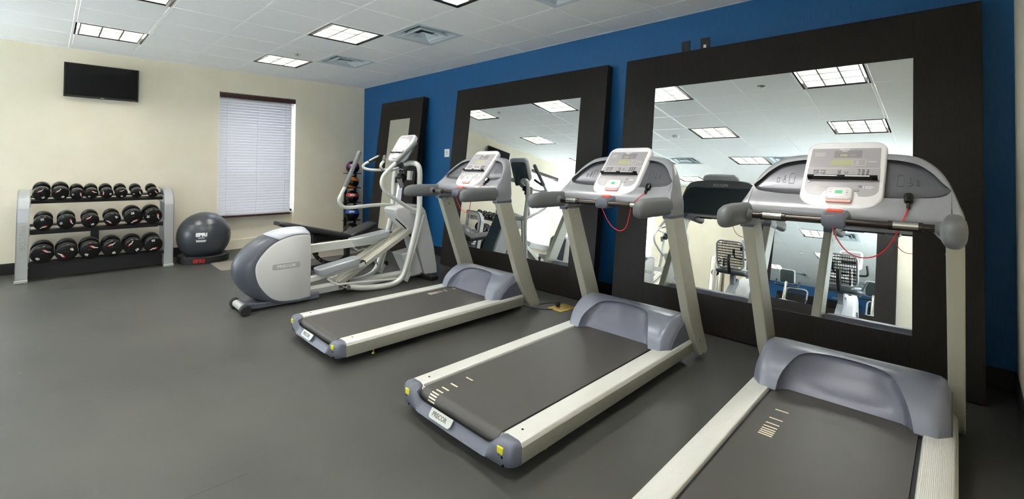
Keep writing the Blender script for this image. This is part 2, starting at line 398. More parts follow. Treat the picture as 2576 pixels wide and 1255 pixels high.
def build_ceiling_things():
    t = thing('ceiling_light', 'x', 'ceiling light', (0, 0, H), 0, 'recessed square ceiling lights')
    h = T / 2 - 0.006; g = h - 0.015
    b = B()
    for s in (-1, 1):
        b.box(s * h, s * g, -h, h, -0.003, 0.09); b.box(-g, g, s * h, s * g, -0.003, 0.09)
    b.build('frame', 'gloss_black', t)
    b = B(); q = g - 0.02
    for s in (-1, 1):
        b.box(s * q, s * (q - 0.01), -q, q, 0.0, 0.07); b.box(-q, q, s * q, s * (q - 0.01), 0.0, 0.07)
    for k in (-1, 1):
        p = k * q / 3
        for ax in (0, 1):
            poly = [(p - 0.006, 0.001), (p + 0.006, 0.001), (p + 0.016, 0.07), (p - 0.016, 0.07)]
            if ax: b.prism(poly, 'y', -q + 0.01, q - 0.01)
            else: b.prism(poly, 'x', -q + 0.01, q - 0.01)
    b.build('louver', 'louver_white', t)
    B().box(-g, g, -g, g, 0.071, 0.085).build('diffuser', 'lamp_panel', t, smooth=False)
    desc = {2: ['nearest the television wall', 'second from the television wall', 'third from the television wall', 'nearest the right wall']}
    rown = {2: 'row nearest the blue wall', 5: 'second row out', 8: 'third row out', 11: 'row farthest out'}
    first = True
    for i, j in LIGHTS:
        lab = 'square louvred ceiling light, ' + desc[2][(i - 2) // 3] + ', ' + rown[j]
        loc = (gx(i) + T / 2, gy(j) - T / 2, H)
        if first: t.location = loc; t['label'] = lab; first = False
        else: dup(t, loc, 0, lab)
    v = thing('ceiling_vent', 'x', 'air vent', (0, 0, H), 0, 'square ceiling air vents')
    h = T / 2 - 0.006
    b = B()
    def ring(r0, r1, z0, z1):
        for a in range(4):
            M = Matrix.Rotation(a * PI / 2, 4, 'Z')
            q = [b.v(M @ Vector(p)) for p in ((-r0, r0, z0), (r0, r0, z0), (r1, r1, z1), (-r1, r1, z1))]
            p = [b.v(M @ Vector(p)) for p in ((-r0, r0, z0 + .004), (r0, r0, z0 + .004), (r1, r1, z1 + .004), (-r1, r1, z1 + .004))]
            b.f(q); b.f(p[::-1])
            for k in range(4): b.f([q[(k + 1) % 4], q[k], p[k], p[(k + 1) % 4]])
    ring(h, h - 0.055, -0.002, 0.0); b.build('frame', 'vent_white', v)
    b = B(); ring(h - 0.055, h - 0.10, 0.0, 0.05); ring(0.165, 0.13, -0.006, 0.045); ring(0.175, 0.165, -0.004, -0.006); ring(0.10, 0.0, -0.008, 0.03)
    b.build('deflector', 'vent_white', v)
    B().box(-h, h, -h, h, 0.06, 0.075).build('duct_panel', 'vent_dark', v)
    labs = ['square white air vent between two lights above the treadmills', 'square white air vent nearest the far blue corner',
            'square white air vent cut by the top picture edge', 'square air vent seen only in the mirror, farther from the right wall', 'square air vent seen only in the mirror, behind the nearest treadmill display']
    for k, (i, j) in enumerate(VENTS):
        loc = (gx(i) + T / 2, gy(j) - T / 2, H)
        if k == 0: v.location = loc; v['label'] = labs[0]
        else: dup(v, loc, 0, labs[k])
    def sprinkler(x, y, lab):
        t = thing('ceiling_sprinkler', lab, 'sprinkler', (x, y, H), 0, 'ceiling sprinklers')
        B().lathe([(0, -0.004), (0.035, -0.003), (0.042, 0.0)], (0, 0, 0), (0, 0, 1), 20).build('rosette', 'chrome', t)
        B().cyl((0, 0, -0.016), (0, 0, 0), 0.006, n=10).lathe([(0, -0.020), (0.011, -0.020), (0.011, -0.016), (0, -0.016)], n=14).build('head', 'chrome', t)
    sprinkler(1.76, -1.91, 'small round sprinkler beside the light near the far corner')
    sprinkler(6.02, -1.97, 'small round sprinkler seen in the largest mirror')
    t = thing('smoke_detector', 'white round smoke detector seen in the largest mirror', 'smoke detector', (4.23, -3.77, H))
    B().lathe([(0, -0.045), (0.04, -0.045), (0.055, -0.03), (0.06, 0.0)], n=24).build('body', 'plate_white', t)

TAU = math.radians(6.54)
def mirror(x0, x1, label, name='floor_mirror', back=False):
    Hm = 2.365; w = x1 - x0; fr = 0.307; th = 0.095
    t = thing(name, label, 'mirror', group='tall leaning mirrors')
    # built standing in its own plane, y = 0 is the front face, then tilted back about its foot
    b = B()
    b.box(0, fr, 0, th, 0, Hm); b.box(w - fr, w, 0, th, 0, Hm); b.box(fr, w - fr, 0, th, 0, 0.296); b.box(fr, w - fr, 0, th, 2.058, Hm)
    M = Matrix.Rotation(-TAU, 4, 'X')
    for v in b.bm.verts: v.co = M @ v.co
    o = b.build('frame', 'dark_wood', t, bev=0.002, smooth=False)
    b = B(); b.box(fr, w - fr, 0.006, 0.02, 0.296, 2.058)
    for v in b.bm.verts: v.co = M @ v.co
    b.build('mirror_glass', 'mirror_silver', t, smooth=False)
    if back: t.location = (x1, -L + 0.375, 0.0108); t.rotation_euler = (0, 0, PI)
    else: t.location = (x0, -0.372, 0.0108)
    return t

def one_blind(lab, WY0, WY1, tilt):
    t = thing('window_blind', lab, 'blind', (-0.035, 0, 0))
    y0, y1 = WY0 + 0.012, WY1 - 0.055
    b = B(); b.prism([(-0.035, 2.31), (0.035, 2.31), (0.042, 2.33), (0.042, 2.375), (-0.035, 2.375)], 'y', WY0 + 0.004, WY1 - 0.004)
    b.build('valance', 'walnut', t, bev=0.003)
    n = 42; zt, zb = 2.295, 0.565
    for k in range(n):
        z = zt + (zb - zt) * k / (n - 1)
        b = B(); a = math.radians(tilt)
        d = Vector((math.cos(a), 0, -math.sin(a))) * 0.0255; u = Vector((math.sin(a), 0, math.cos(a)))
        loops = []
        for y in (y0, y1):
            o = Vector((0, y, z)); loops.append([o - d, o + u * 0.003, o + d, o + d - u * 0.003, o, o - d - u * 0.003])
        b.loft(loops); b.build('slat', 'blind_white', t, smooth=False)
    B().box(-0.026, 0.026, y0, y1, 0.50, 0.53).build('bottom_rail', 'walnut', t, bev=0.004)
    for yy in (y0 + 0.1, (y0 + y1) / 2, y1 - 0.1):
        B().cyl((0.027, yy, 0.52), (0.027, yy, 2.32), 0.0022, n=6).cyl((-0.027, yy, 0.52), (-0.027, yy, 2.32), 0.0022, n=6).build('ladder_cord', 'blind_white', t)

def build_wall_things():
    mirror(5.38, 7.757, 'largest dark-framed mirror leaning on the blue wall behind the nearest treadmill')
    mirror(2.795, 5.17, 'square dark-framed mirror leaning behind the farthest treadmill')
    mirror(0.80, 2.00, 'narrow dark-framed mirror leaning behind the elliptical')
    mirror(4.35, 6.73, 'dark-framed mirror on the opposite wall, seen in reflection behind the bikes', back=True)
    # television
    t = thing('wall_television', 'black flat television mounted on the cream wall', 'television', (0, -3.707, 2.325))
    B().box(0.055, 0.085, -0.366, 0.366, -0.21, 0.21).build('body', 'tv_bezel', t, bev=0.004)
    B().box(0.085, 0.0862, -0.354, 0.354, -0.188, 0.200).build('screen', 'tv_black', t)
    b = B(); b.box(0.0862, 0.0866, -0.018, 0.018, -0.202, -0.197); b.build('maker_mark', 'print_white', t, smooth=False)
    B().box(0.0, 0.055, -0.12, 0.12, -0.10, 0.10).box(0.0, 0.02, -0.2, 0.2, -0.15, 0.15).build('wall_bracket', 'matte_black', t)
    B().box(0.085, 0.0866, 0.31, 0.335, -0.208, -0.203).build('power_light', 'red_plastic', t)
    # blind
    for lab, WY0, WY1 in (('lowered white slatted blind with dark wood rails in the window right of the television', *WINDOWS[0]), ('lowered slatted blind seen only in the middle mirror', *WINDOWS[1])):
        one_blind(lab, WY0, WY1, 68 if WY1 > -2 else 25)
    # plates on the blue wall
    def plate(x, z, w, h, mat, lab, dot, name):
        t = thing(name, lab, 'wall plate', (x, 0, z))
        B().box(-w / 2, w / 2, -0.009, 0, -h / 2, h / 2).build('cover', mat, t, bev=0.003)
        if dot == 'jack': B().box(-0.011, 0.011, -0.013, -0.009, -0.027, 0.0).build('jack', 'plate_white', t)
        elif dot == 'hole': B().cyl((-0.012, -0.009, -0.01), (-0.012, -0.011, -0.01), 0.005, n=10).build('screw', 'grip_chrome', t)
        else:
            B().box(-0.03, 0.03, -0.0115, -0.009, -0.03, 0.03).build('socket_face', 'plate_white', t, bev=0.001)
            b = B()
            for sx in (-0.012, 0.012):
                b.box(sx - 0.003, sx + 0.003, -0.0122, -0.0115, 0.0, 0.016); b.box(sx - 0.004, sx + 0.004, -0.0122, -0.0115, -0.02, -0.012)
            b.box(-0.022, 0.022, -0.0122, -0.0115, 0.02, 0.023); b.build('slots', 'housing_grey', t)
    plate(5.915, 2.415, 0.075, 0.125, 'plate_dark', 'dark blank wall plate just above the largest mirror, farther from the right wall', 'hole', 'wall_plate')
    plate(6.085, 2.415, 0.078, 0.125, 'plate_dark', 'dark wall plate with a small white jack above the largest mirror', 'jack', 'cable_plate')
    plate(2.455, 1.503, 0.115, 0.115, 'plate_white', 'white square socket plate on the blue wall beside the farthest treadmill', 'sock', 'wall_socket')
    # floor box with the plug
    M = basis((5.06, -0.69, 0.0), unit((0.15, -0.02, 0)), unit((0.02, 0.21, 0)), (0, 0, 1))
    t = thing('floor_outlet', 'square brass floor outlet plate between the two farther treadmills', 'floor outlet', (5.06, -0.69, 0))
    M.translation = Vector((0, 0, 0))
    b = B(); b.plate([(-0.085, -0.115), (0.085, -0.115), (0.085, 0.115), (-0.085, 0.115)], M, 0.005); b.build('cover', 'brass', t, bev=0.002)
    b = B(); b.plate(rrect(0.06, 0.10, 0.012, 4, 0.02, 0.0), Matrix.Translation((0, 0, 0.005)) @ M, 0.002); b.build('lid', 'brass', t)
    t = thing('power_plug', 'black power plug and cable running from treadmill to brass plate', 'power cable', (5.01, -0.69, 0))
    b = B(); b.tube([(0, 0, 0.007), (0, 0, 0.03), (0, 0, 0.045), (0, 0, 0.05)], 0.02, 14, rs=[0.02, 0.022, 0.016, 0.004]); b.build('plug', 'matte_black', t)
    b = B(); b.tube([(0, 0, 0.03), (-0.06, -0.02, 0.03), (-0.16, -0.08, 0.008), (-0.26, -0.10, 0.006), (-0.36, -0.14, 0.012), (-0.42, -0.16, 0.05)], 0.0045, 8, sub=6)
    b.tube([(-0.36, -0.14, 0.012), (-0.28, -0.2, 0.006), (-0.15, -0.22, 0.006), (-0.02, -0.16, 0.006), (0.02, -0.1, 0.006)], 0.0035, 8, sub=6)
    b.build('cable', 'matte_black', t)
# ------------------------------------------------------------------ treadmills (local: x right, y forward, z up)
DISP_O = Vector((0, 0.392, 1.425)); DV = unit((0, 0.094, 0.1035)); DU = Vector((1, 0, 0)); DN = DU.cross(DV)   # display plane, DN points at the user
def dispM(x, s, lift=0.0):
    """point s metres down the display from the top of the printed overlay"""
    return basis(DISP_O + DU * x - DV * s + DN * lift, DU, DV, DN)

def display_parts(root, with_remote=True, pre=''):
    Mo = dispM(0, 0, 0)
    def sh(poly, M, t, lift): return M
    # white bezel, top at s=-0.05, bottom at s=0.405
    out = rrect(0.335, 0.458, 0.055, 8, 0, -0.178, rb=0.095)
    loops = []
    for k, lz in ((0.93, -0.040), (0.99, -0.034), (1.0, -0.018), (1.0, -0.004), (0.985, 0.006), (0.95, 0.010)):
        loops.append([Mo @ Vector((p[0] * k, (p[1] + 0.178) * (k if k > .94 else .95) - 0.178, lz)) for p in out])
    bez = B().loft(loops).build('display_panel', 'bezel_white', root, ang=60)
    # overlay: upper and lower print fields with the notch for the keypad
    b = B(); b.plate([(-0.148, -0.1405), (0.146, -0.1405), (0.143, 0.0), (-0.146, 0.0)], dispM(0, 0, 0.0085), 0.003); b.build('upper_overlay', 'overlay_grey', bez, bev=0.0)
    pts = [(-0.149, -0.1425)] + [(-0.149 + 0.05 - 0.05 * math.cos(a), -0.275 - 0.05 * math.sin(a)) for a in [PI / 2 * k / 6 for k in range(7)]]
    pts += [(-0.075, -0.325), (-0.066, -0.300)] + [(-0.04, -0.285), (0.04, -0.285)] + [(0.066, -0.300), (0.075, -0.325)]
    pts += [(0.149 - 0.05 + 0.05 * math.sin(a), -0.275 - 0.05 * math.cos(a)) for a in [PI / 2 * k / 6 for k in range(7)]] + [(0.148, -0.1425)]
    b = B(); b.plate(pts, dispM(0, 0, 0.0085), 0.003); b.build('lower_overlay', 'overlay_grey', bez)
    b = B(); b.plate([(-0.149, -0.1427), (0.147, -0.1427), (0.147, -0.1405), (-0.149, -0.1405)], dispM(0, 0, 0.0090), 0.003); b.build('divider_line', 'overlay_line', bez, smooth=False)
    b = B(); b.plate(rrect(0.115, 0.05, 0.004, 3, 0.012, -0.042), dispM(0, 0, 0.0112), 0.0007); b.build('heart_rate_field', 'overlay_dark', bez)
    b = B(); b.plate([(-0.055, -0.122), (0.035, -0.122), (0.035, -0.084), (-0.055, -0.084)], dispM(0, 0, 0.0112), 0.001); b.build('message_screen', 'lcd_green', bez)
    b = B(); b.plate(rrect(0.03, 0.014, 0.002, 3, -0.005, -0.052), dispM(0, 0, 0.0119), 0.001); b.build('small_screen', 'lcd_green', bez)
    b = B()
    b.text('PRECOR', 0.0115, dispM(-0.004, 0.009, 0.0118), 0.0003, bold=0.0004)
    def dash(x0, x1, s, w, lz=0.0118): b.beam(dispM(x0, s, lz) @ Vector((0, 0, 0)), dispM(x1, s, lz) @ Vector((0, 0, 0)), w, 0.0006, DN)
    dash(-0.02, 0.012, 0.016, 0.0008); dash(-0.016, 0.008, 0.022, 0.003); dash(0.022, 0.046, 0.051, 0.0012, 0.0122); dash(0.098, 0.13, 0.096, 0.0028)
    for s in (0.090, 0.097, 0.104, 0.111): dash(0.050, 0.060, s, 0.0012)
    for q in rrect(0.05, 0.036, 0.004, 3, 0.062, -0.1):
        pass
    ring = rrect(0.053, 0.042, 0.005, 3, 0.0615, -0.102)
    for k in range(len(ring)):
        p, q = ring[k], ring[(k + 1) % len(ring)]
        if abs(p[0] - q[0]) + abs(p[1] - q[1]) > 1e-5: b.beam(dispM(0, 0, 0.0118) @ Vector((p[0], p[1], 0)), dispM(0, 0, 0.0118) @ Vector((q[0], q[1], 0)), 0.0012, 0.0006, DN)
    for s, w in ((0.262, 0.028), (0.268, 0.034), (0.274, 0.024)):
        b.beam(dispM(-0.118, s, 0.0118) @ Vector((0, 0, 0)), dispM(-0.118 + w, s, 0.0118) @ Vector((0, 0, 0)), 0.002, 0.0006, DN)
        b.beam(dispM(0.088, s, 0.0118) @ Vector((0, 0, 0)), dispM(0.092, s, 0.0118) @ Vector((0, 0, 0)), 0.003, 0.0006, DN)
        b.beam(dispM(0.098, s, 0.0118) @ Vector((0, 0, 0)), dispM(0.098 + w, s, 0.0118) @ Vector((0, 0, 0)), 0.002, 0.0006, DN)
    for s in (0.03, 0.038, 0.046, 0.054): b.beam(dispM(-0.13, s, 0.0118) @ Vector((0, 0, 0)), dispM(-0.085, s, 0.0118) @ Vector((0, 0, 0)), 0.0015, 0.0005, DN)
    b.build('print', 'print_white', bez, smooth=False)
    b = B(); b.beam(dispM(-0.13, 0.022, 0.0119) @ Vector((0, 0, 0)), dispM(-0.108, 0.022, 0.0119) @ Vector((0, 0, 0)), 0.003, 0.0006, DN); b.build('yellow_bar', 'lcd_green', bez, smooth=False)
    # buttons
    def key(x, s, w, h):
        B().loft([[dispM(x, s, lz) @ Vector((p[0] * k, p[1] * k, 0)) for p in rrect(w, h, h * 0.42, 3)] for k, lz in ((1, 0.009), (1, 0.0135), (0.75, 0.0155))]).build('button', 'button_grey', bez)
    for c in (-0.112, -0.083):
        for s in (0.158, 0.173, 0.188): key(c, s, 0.024, 0.010)
    for s in (0.161, 0.176): key(-0.013, s, 0.014, 0.011)
    key(0.016, 0.169, 0.018, 0.017)
    for c in (0.066, 0.083, 0.100):
        for s in (0.153, 0.163, 0.173, 0.183): key(c, s, 0.011, 0.008)
    key(-0.135, 0.242, 0.012, 0.011); key(0.078, 0.262, 0.015, 0.013); key(0.066, 0.290, 0.020, 0.014)
    # reading rack
    b = B()
    for (x0, x1, l0, l1, s0, s1) in ((-0.142, 0.142, 0.010, 0.036, 0.218, 0.222), (-0.142, 0.142, 0.030, 0.036, 0.208, 0.222), (-0.142, -0.12, 0.01, 0.036, 0.214, 0.222), (0.12, 0.142, 0.01, 0.036, 0.214, 0.222)):
        M = dispM(0, 0, 0); b.box(x0, x1, -s1, -s0, l0, l1, M)
    r = b.build('reading_rack', 'gloss_black', root, bev=0.001)
    b = B(); M = dispM(0, 0, 0)
    for x0, x1 in ((-0.112, -0.016), (0.016, 0.112)): b.box(x0, x1, -0.2185, -0.2120, 0.0355, 0.0368, M)
    b.build('rack_strip', 'overlay_line', r)
    # motion control keypad
    b = B(); M = dispM(0, 0.322, 0)
    b.loft([[M @ Vector((p[0] * k, p[1] * k, lz)) for p in rrect(0.105, 0.075, 0.02, 5)] for k, lz in ((1.05, 0.0), (1.04, 0.016), (1.0, 0.026), (0.94, 0.029))])
    kp = b.build('keypad', 'bezel_white', root, ang=60)
    b = B(); b.plate(rrect(0.03, 0.019, 0.004, 3), dispM(0.0, 0.316, 0.0285), 0.0015); b.build('start_key', 'key_green', kp)
    b = B()
    for sx in (-0.033, 0.033):
        for s, up in ((0.302, 1), (0.334, -1)):
            for a in (-1, 1):
                b.beam(dispM(sx + a * 0.005, s + 0.003 * up, 0.0292) @ Vector((0, 0, 0)), dispM(sx, s - 0.001 * up, 0.0292) @ Vector((0, 0, 0)), 0.0014, 0.0005, DN)
    b.build('arrow_print', 'key_green', kp, smooth=False)
    b = B()
    for sx in (-0.033, 0.033): b.plate(rrect(0.004, 0.005, 0.001, 2), dispM(sx, 0.318, 0.0288), 0.0006)
    b.build('key_print', 'logo_red', kp, smooth=False)
    b = B(); b.loft([[M @ Vector((p[0] * k, p[1] * k - 0.040 - 0.002 * (lz > .015), lz)) for p in rrect(0.10, 0.020, 0.007, 3)] for k, lz in ((1.0, 0.002), (1.0, 0.0235))]); b.build('keypad_reflection', 'reflection_pink', kp)  # pink reflection put into the colour of the keypad's front face
    return bez

# arch outline of the console shell
AX = [0, 0.175, 0.27, 0.32, 0.357, 0.385, 0.405, 0.420, 0.432, 0.438, 0.440]
AZ = [1.405, 1.400, 1.385, 1.355, 1.315, 1.265, 1.21, 1.16, 1.125, 1.08, 1.02]
def yf(z): return interp([1.02, 1.06, 1.10, 1.13, 1.16, 1.19, 1.215, 1.25, 1.30, 1.35, 1.405], [0.115, 0.105, 0.098, 0.112, 0.145, 0.185, 0.206, 0.235, 0.28, 0.325, 0.372], z)
def yb(z): return interp([1.02, 1.13, 1.2, 1.25, 1.3, 1.35, 1.405], [0.285, 0.295, 0.315, 0.335, 0.355, 0.388, 0.43], z)
def build_console_shell(root):
    cols = []
    global AX, AZ
    if len(AX) < 20:
        P = catmull([(x, 0, z) for x, z in zip(AX, AZ)], 5); AX = [p.x for p in P]; AZ = [p.z for p in P]
    xs = [0, .06, .12, .15, .18, .205, .23, .25, .27, .285, .30, .312, .324, .335, .345, .354, .362, .37, .378, .385, .391, .393, .398, .405, .410, .415, .420, .425, .430, .434, .437, .438]
    for x in xs:
        zt = interp(AX, AZ, x)
        zb = 1.062 if x < .33 else interp([.33, .36, .438], [1.062, 1.02, 1.02], x)
        cols.append((x, zb, zt))
    ZP = catmull([(x, 0, z) for x, z in zip([0, .175, .27, .32, .345, .365, .385, .393], [1.376, 1.372, 1.352, 1.318, 1.291, 1.264, 1.243, 1.231])], 5); zx = [p.x for p in ZP]; zz = [p.z for p in ZP]
    zu_f = lambda x: interp(zx, zz, x)
    zl_f = lambda x: interp([0, .18, .24, .33, .362, .378, .387, .393], [1.188, 1.188, 1.189, 1.196, 1.202, 1.210, 1.219, 1.231], x)
    b = B(); rec = B()
    full = [(-x, zb, zt) for x, zb, zt in reversed(cols[1:])] + cols
    rows = []
    NL = 9
    for x, zb, zt in full:
        ax = abs(x); c = {}
        has = ax <= 0.3931
        zl = zl_f(ax) if has else (zb + zt) / 2; zu = zu_f(ax) if has else zl
        rim = min(0.009, (zt - zb) * 0.2)
        c['low'] = [Vector((x, yf(zb + (zl - zb) * k / NL), zb + (zl - zb) * k / NL)) for k in range(NL + 1)]
        c['up'] = [Vector((x, yf(zu + (zt - rim - zu) * k / 3), zu + (zt - rim - zu) * k / 3)) for k in range(4)]
        c['edge'] = [Vector((x, yf(zt) + 0.004, zt - rim * 0.35)), Vector((x, yf(zt) + 0.014, zt)), Vector((x, (yf(zt) + yb(zt)) / 2, zt + 0.002)), Vector((x, yb(zt) - 0.01, zt)), Vector((x, yb(zt), zt - rim))]
        nb = 10; c['back'] = [Vector((x, yb(zt - rim - (zt - rim - zb) * k / nb), zt - rim - (zt - rim - zb) * k / nb)) for k in range(1, nb + 1)]
        rin = [Vector((x, yf(zl + 0.003) + 0.026, zl + 0.006 if zu > zl + .02 else zl))] + [Vector((x, yf(zl + (zu - zl) * k / 6) + 0.028, zl + (zu - zl) * k / 6)) for k in range(1, 6)] + [Vector((x, yf(zu) + 0.026, zu - 0.004 if zu > zl + .02 else zu))]
        c['rec'] = [c['low'][-1]] + rin + [c['up'][0]]
        c['has'] = has
        rows.append(c)
    def strip(bb, key, filt=lambda a, c: True):
        V = [[bb.v(p) for p in c[key]] for c in rows]
        for i in range(len(V) - 1):
            if not filt(rows[i], rows[i + 1]): continue
            for k in range(len(V[i]) - 1): bb.f([V[i][k], V[i + 1][k], V[i + 1][k + 1], V[i][k + 1]])
    body = [c['low'] for c in rows]
    V = [[b.v(p) for p in c['low']] for c in rows]; U = [[b.v(p) for p in c['up'] + c['edge'] + c['back']] for c in rows]
    for A in (V, U):
        for i in range(len(A) - 1):
            for k in range(len(A[i]) - 1): b.f([A[i][k], A[i + 1][k], A[i + 1][k + 1], A[i][k + 1]])
    for i in range(len(rows) - 1):   # underside, joins front and back
        b.f([V[i][0], U[i][-1], U[i + 1][-1], V[i + 1][0]])
        if not rows[i]['has'] or not rows[i + 1]['has']: b.f([V[i][-1], V[i + 1][-1], U[i + 1][0], U[i][0]])
    for e in (0, -1): b.f(V[e] + U[e])
    bmesh.ops.remove_doubles(b.bm, verts=b.bm.verts, dist=0.0004)
    sh = b.build('console_shell', 'cowl_plastic', root, ang=50)
    strip(rec, 'rec', lambda a, c: a['has'] and c['has'])
    bmesh.ops.remove_doubles(rec.bm, verts=rec.bm.verts, dist=0.0004)
    for q in rec.bm.faces: q.smooth = True
    R = rec.build('tray_recess', 'recess_plastic', root, ang=50, fix=False)
    # bottle, phone and key outlines printed in the recess
    def outl(x, z, pts, w=0.0012):
        b = B()
        P = [Vector((x + p[0], yf(z + p[1]) + 0.0262, z + p[1])) for p in pts]
        for a, c in zip(P, P[1:] + P[:1]): b.beam(a, c, w, 0.0014, (0, -1, 1))
        b.build('tray_icon', 'housing_grey', R, smooth=False)
    for sx in (-1, 1):
        outl(sx * 0.222, 1.27, [(-.012, -.025), (.012, -.025), (.012, .02), (.006, .027), (-.006, .027), (-.012, .02)])
        outl(sx * 0.256, 1.262, [(0.008 * math.cos(a), -0.008 + 0.008 * math.sin(a)) for a in [2 * PI * k / 8 for k in range(8)]])
        outl(sx * 0.256, 1.262, [(-.002, 0), (.002, 0), (.002, .022), (-.002, .022)])
        outl(sx * 0.285, 1.26, [(-.006, -.012), (.006, -.012), (.006, .012), (-.006, .012)], 0.0008)
    # back of the console, seen in the mirrors
    b = B(); G = []
    for x in (-.40, -.385, -.365, -.34, -.3, -.25, -.17, -.08, 0, .08, .17, .25, .3, .34, .365, .385, .40):
        zt = interp(AX, AZ, abs(x)) - interp([0, .2, .34, .4], [.075, .070, .035, .03], abs(x)); zb = 1.07
        G.append([Vector((x, yb(zb + (zt - zb) * k / 8) + .005, zb + (zt - zb) * k / 8)) for k in range(9)] + [Vector((x, yb(zt) - .02, zt)), Vector((x, yb(zb) - .02, zb))])
    b.loft(G); b.build('console_back', 'bike_dark', root)
    b = B(); b.text('PRECOR', 0.042, basis((0, yb(1.352) + 0.006, 1.352), (-1, 0, 0), unit((0, 0.35, 1)), unit((0, 1, -0.35))), 0.001, bold=0.001, sx=0.9); b.build('back_lettering', 'print_white', root, smooth=False)
    return sh

def arm_loops(s, x0, stations):
    L = []
    for (y, cz, hw, hh, dx) in stations:
        L.append([Vector((s * (x0 + dx) + hw * (abs(math.cos(a)) ** 0.82) * (1 if math.cos(a) >= 0 else -1), y, cz + hh * (abs(math.sin(a)) ** 0.82) * (1 if math.sin(a) >= 0 else -1))) for a in [2 * PI * k / 24 for k in range(24)]])
    return L

def build_treadmill(label, loc, rz):
    t = thing('treadmill', label, 'treadmill', loc, rz, 'treadmills facing the mirrors')
    # rails
    for s in (-1, 1):
        prof = [(.298, .140), (.302, .154), (.386, .155), (.399, .149), (.407, .132), (.408, .085), (.396, .056), (.372, .047), (.30, .047)]
        b = B(); b.prism([(s * x, z) for x, z in (prof if s > 0 else prof)], 'y', -1.222, 0.50)
        r = b.build('side_rail', 'rail_silver', t, bev=0.0035, seg=2)
        b = B(); b.prism([(s * x, z) for x, z in ((.4060, .134), (.4095, .131), (.4095, .086), (.3985, .054), (.3950, .056), (.4065, .086))], 'y', -1.221, 0.50); b.build('side_skin', 'brushed_alu', r)
        b = B(); b.cyl((s * .345, -1.15, .154), (s * .345, -1.15, .1562), .0055, n=10); b.build('screw', 'grip_chrome', r)
    # rear end cap with its scooped channel
    xp = [0, .1, .2, .24, .255, .265, .274, .282, .289, .295, .300, .306, .312, .318, .325, .335, .35, .368, .382, .391, .398, .403, .406, .408]; xs = [-q for q in reversed(xp[1:])] + xp
    def sm(tx, ty, x):
        for i in range(len(tx) - 1):
            if x <= tx[i + 1]:
                q = (x - tx[i]) / (tx[i + 1] - tx[i]); q = q * q * (3 - 2 * q); return ty[i] + (ty[i + 1] - ty[i]) * q
        return ty[-1]
    L = []
    for x in xs:
        a = abs(x)
        top = min(sm([0, .245, .325, .5], [.080, .081, .156, .156], a), interp([0, .382, .391, .398, .403, .408], [1, .156, .1545, .150, .143, .128], a))
        back = interp([0, .30, .368, .382, .391, .398, .403, .408], [-1.300, -1.298, -1.2915, -1.288, -1.284, -1.278, -1.270, -1.25], a)
        bot = interp([0, .36, .408], [.040, .043, .06], a)
        scoop = sm([0, .25, .32, .5], [.030, .030, .0, .0], a)
        fr = sm([0, .288, .306, .5], [-1.268, -1.268, -1.222, -1.222], a)
        L.append([Vector((x, fr, bot)), Vector((x, fr, top + scoop * .9)), Vector((x, min(fr, back + .05 - scoop * .2), top + scoop * .75)), Vector((x, back + .022, top - .001 + scoop * .05)), Vector((x, back + .006, top - .014)), Vector((x, back, (top + bot) / 2 - .006)), Vector((x, back + .008, bot + .012)), Vector((x, back + .028, bot))])
    cap = B().loft(L).build('rear_end_cap', 'endcap_plastic', t, ang=62)
    My = basis((-.06, -1.2905, .0925), (1, 0, 0), unit((0, .62, .8)), unit((0, -.8, .62)))
    b = B(); b.plate(rrect(.165, .046, .004, 4, 0, 0, rb=.018), My, .004); bd = b.build('rear_badge', 'badge_silver', t)
    b = B(); b.text('PRECOR', .030, My @ Matrix.Translation((-.008, 0, .0042)), .0004, bold=.0006, sx=.95); b.build('badge_lettering', 'print_dark', bd, smooth=False)
    for s in (-1, 1):
        x = s * .345
        b = B(); b.box(x - .016, x + .016, -1.2945, -1.284, .108, .136); y = b.build('warning_label', 'label_yellow', t, bev=.0012)
        b = B()
        for k in range(4): b.box(x - .012, x + .012, -1.2948, -1.2944, .111 + k * .0062, .1118 + k * .0062)
        b.build('label_print', 'print_dark', y, smooth=False)
        b = B()
        for dx, dz, rr in ((.012, .097, .0055), (-.008, .099, .004), (.015, .062, .005)): b.cyl((x + dx, -1.2937, dz), (x + dx, -1.28, dz), rr, n=10)
        b.build('screw_hole', 'gloss_black', cap)
    # belt, deck and roller
    prof = [(.40, .147), (-1.212, .147)] + [(-1.212 - .040 * math.sin(a), .107 + .040 * math.cos(a)) for a in [PI * k / 12 for k in range(1, 13)]] + [(.40, .067)]
    b = B()
    A = [[b.v((x, y, z)) for y, z in prof] for x in (-.284, .284)]
    for k in range(len(prof) - 1): b.f([A[0][k], A[1][k], A[1][k + 1], A[0][k + 1]])
    for x, q in zip((-.284, .284), A): b.f(q)
    b.build('belt', 'belt_black', t, ang=30)
    B().box(-.30, .30, -1.19, .45, .075, .138).build('running_deck', 'matte_black', t)
    b = B(); b.cyl((-.297, -1.212, .107), (.297, -1.212, .107), .0375, n=24); b.build('rear_roller', 'chrome', t)
    b = B(); b.box(-.30, .30, -1.15, -1.05, .03, .067).box(-.3, .3, .1, .6, .02, .075); b.build('frame', 'matte_black', t)
    for s in (-1, 1):
        b = B(); b.cyl((s * .335, -.985, .012), (s * .335, -.985, .05), .007, n=10).lathe([(0, 0), (.013, 0), (.013, .005), (.009, .011), (0, .013)], (s * .335, -.985, 0), n=16); b.build('levelling_foot', 'brass', t)
    # motor hood: one bent shell trimmed by an arch, with the recessed panel under it
    Q = catmull([(0, y, z) for y, z in ((.140, .150), (.158, .205), (.20, .256), (.28, .309), (.335, .330), (.39, .335), (.45, .333), (.50, .318), (.54, .26), (.555, .09))], 6)
    qy = [p.y for p in Q]; qz = [p.z for p in Q]
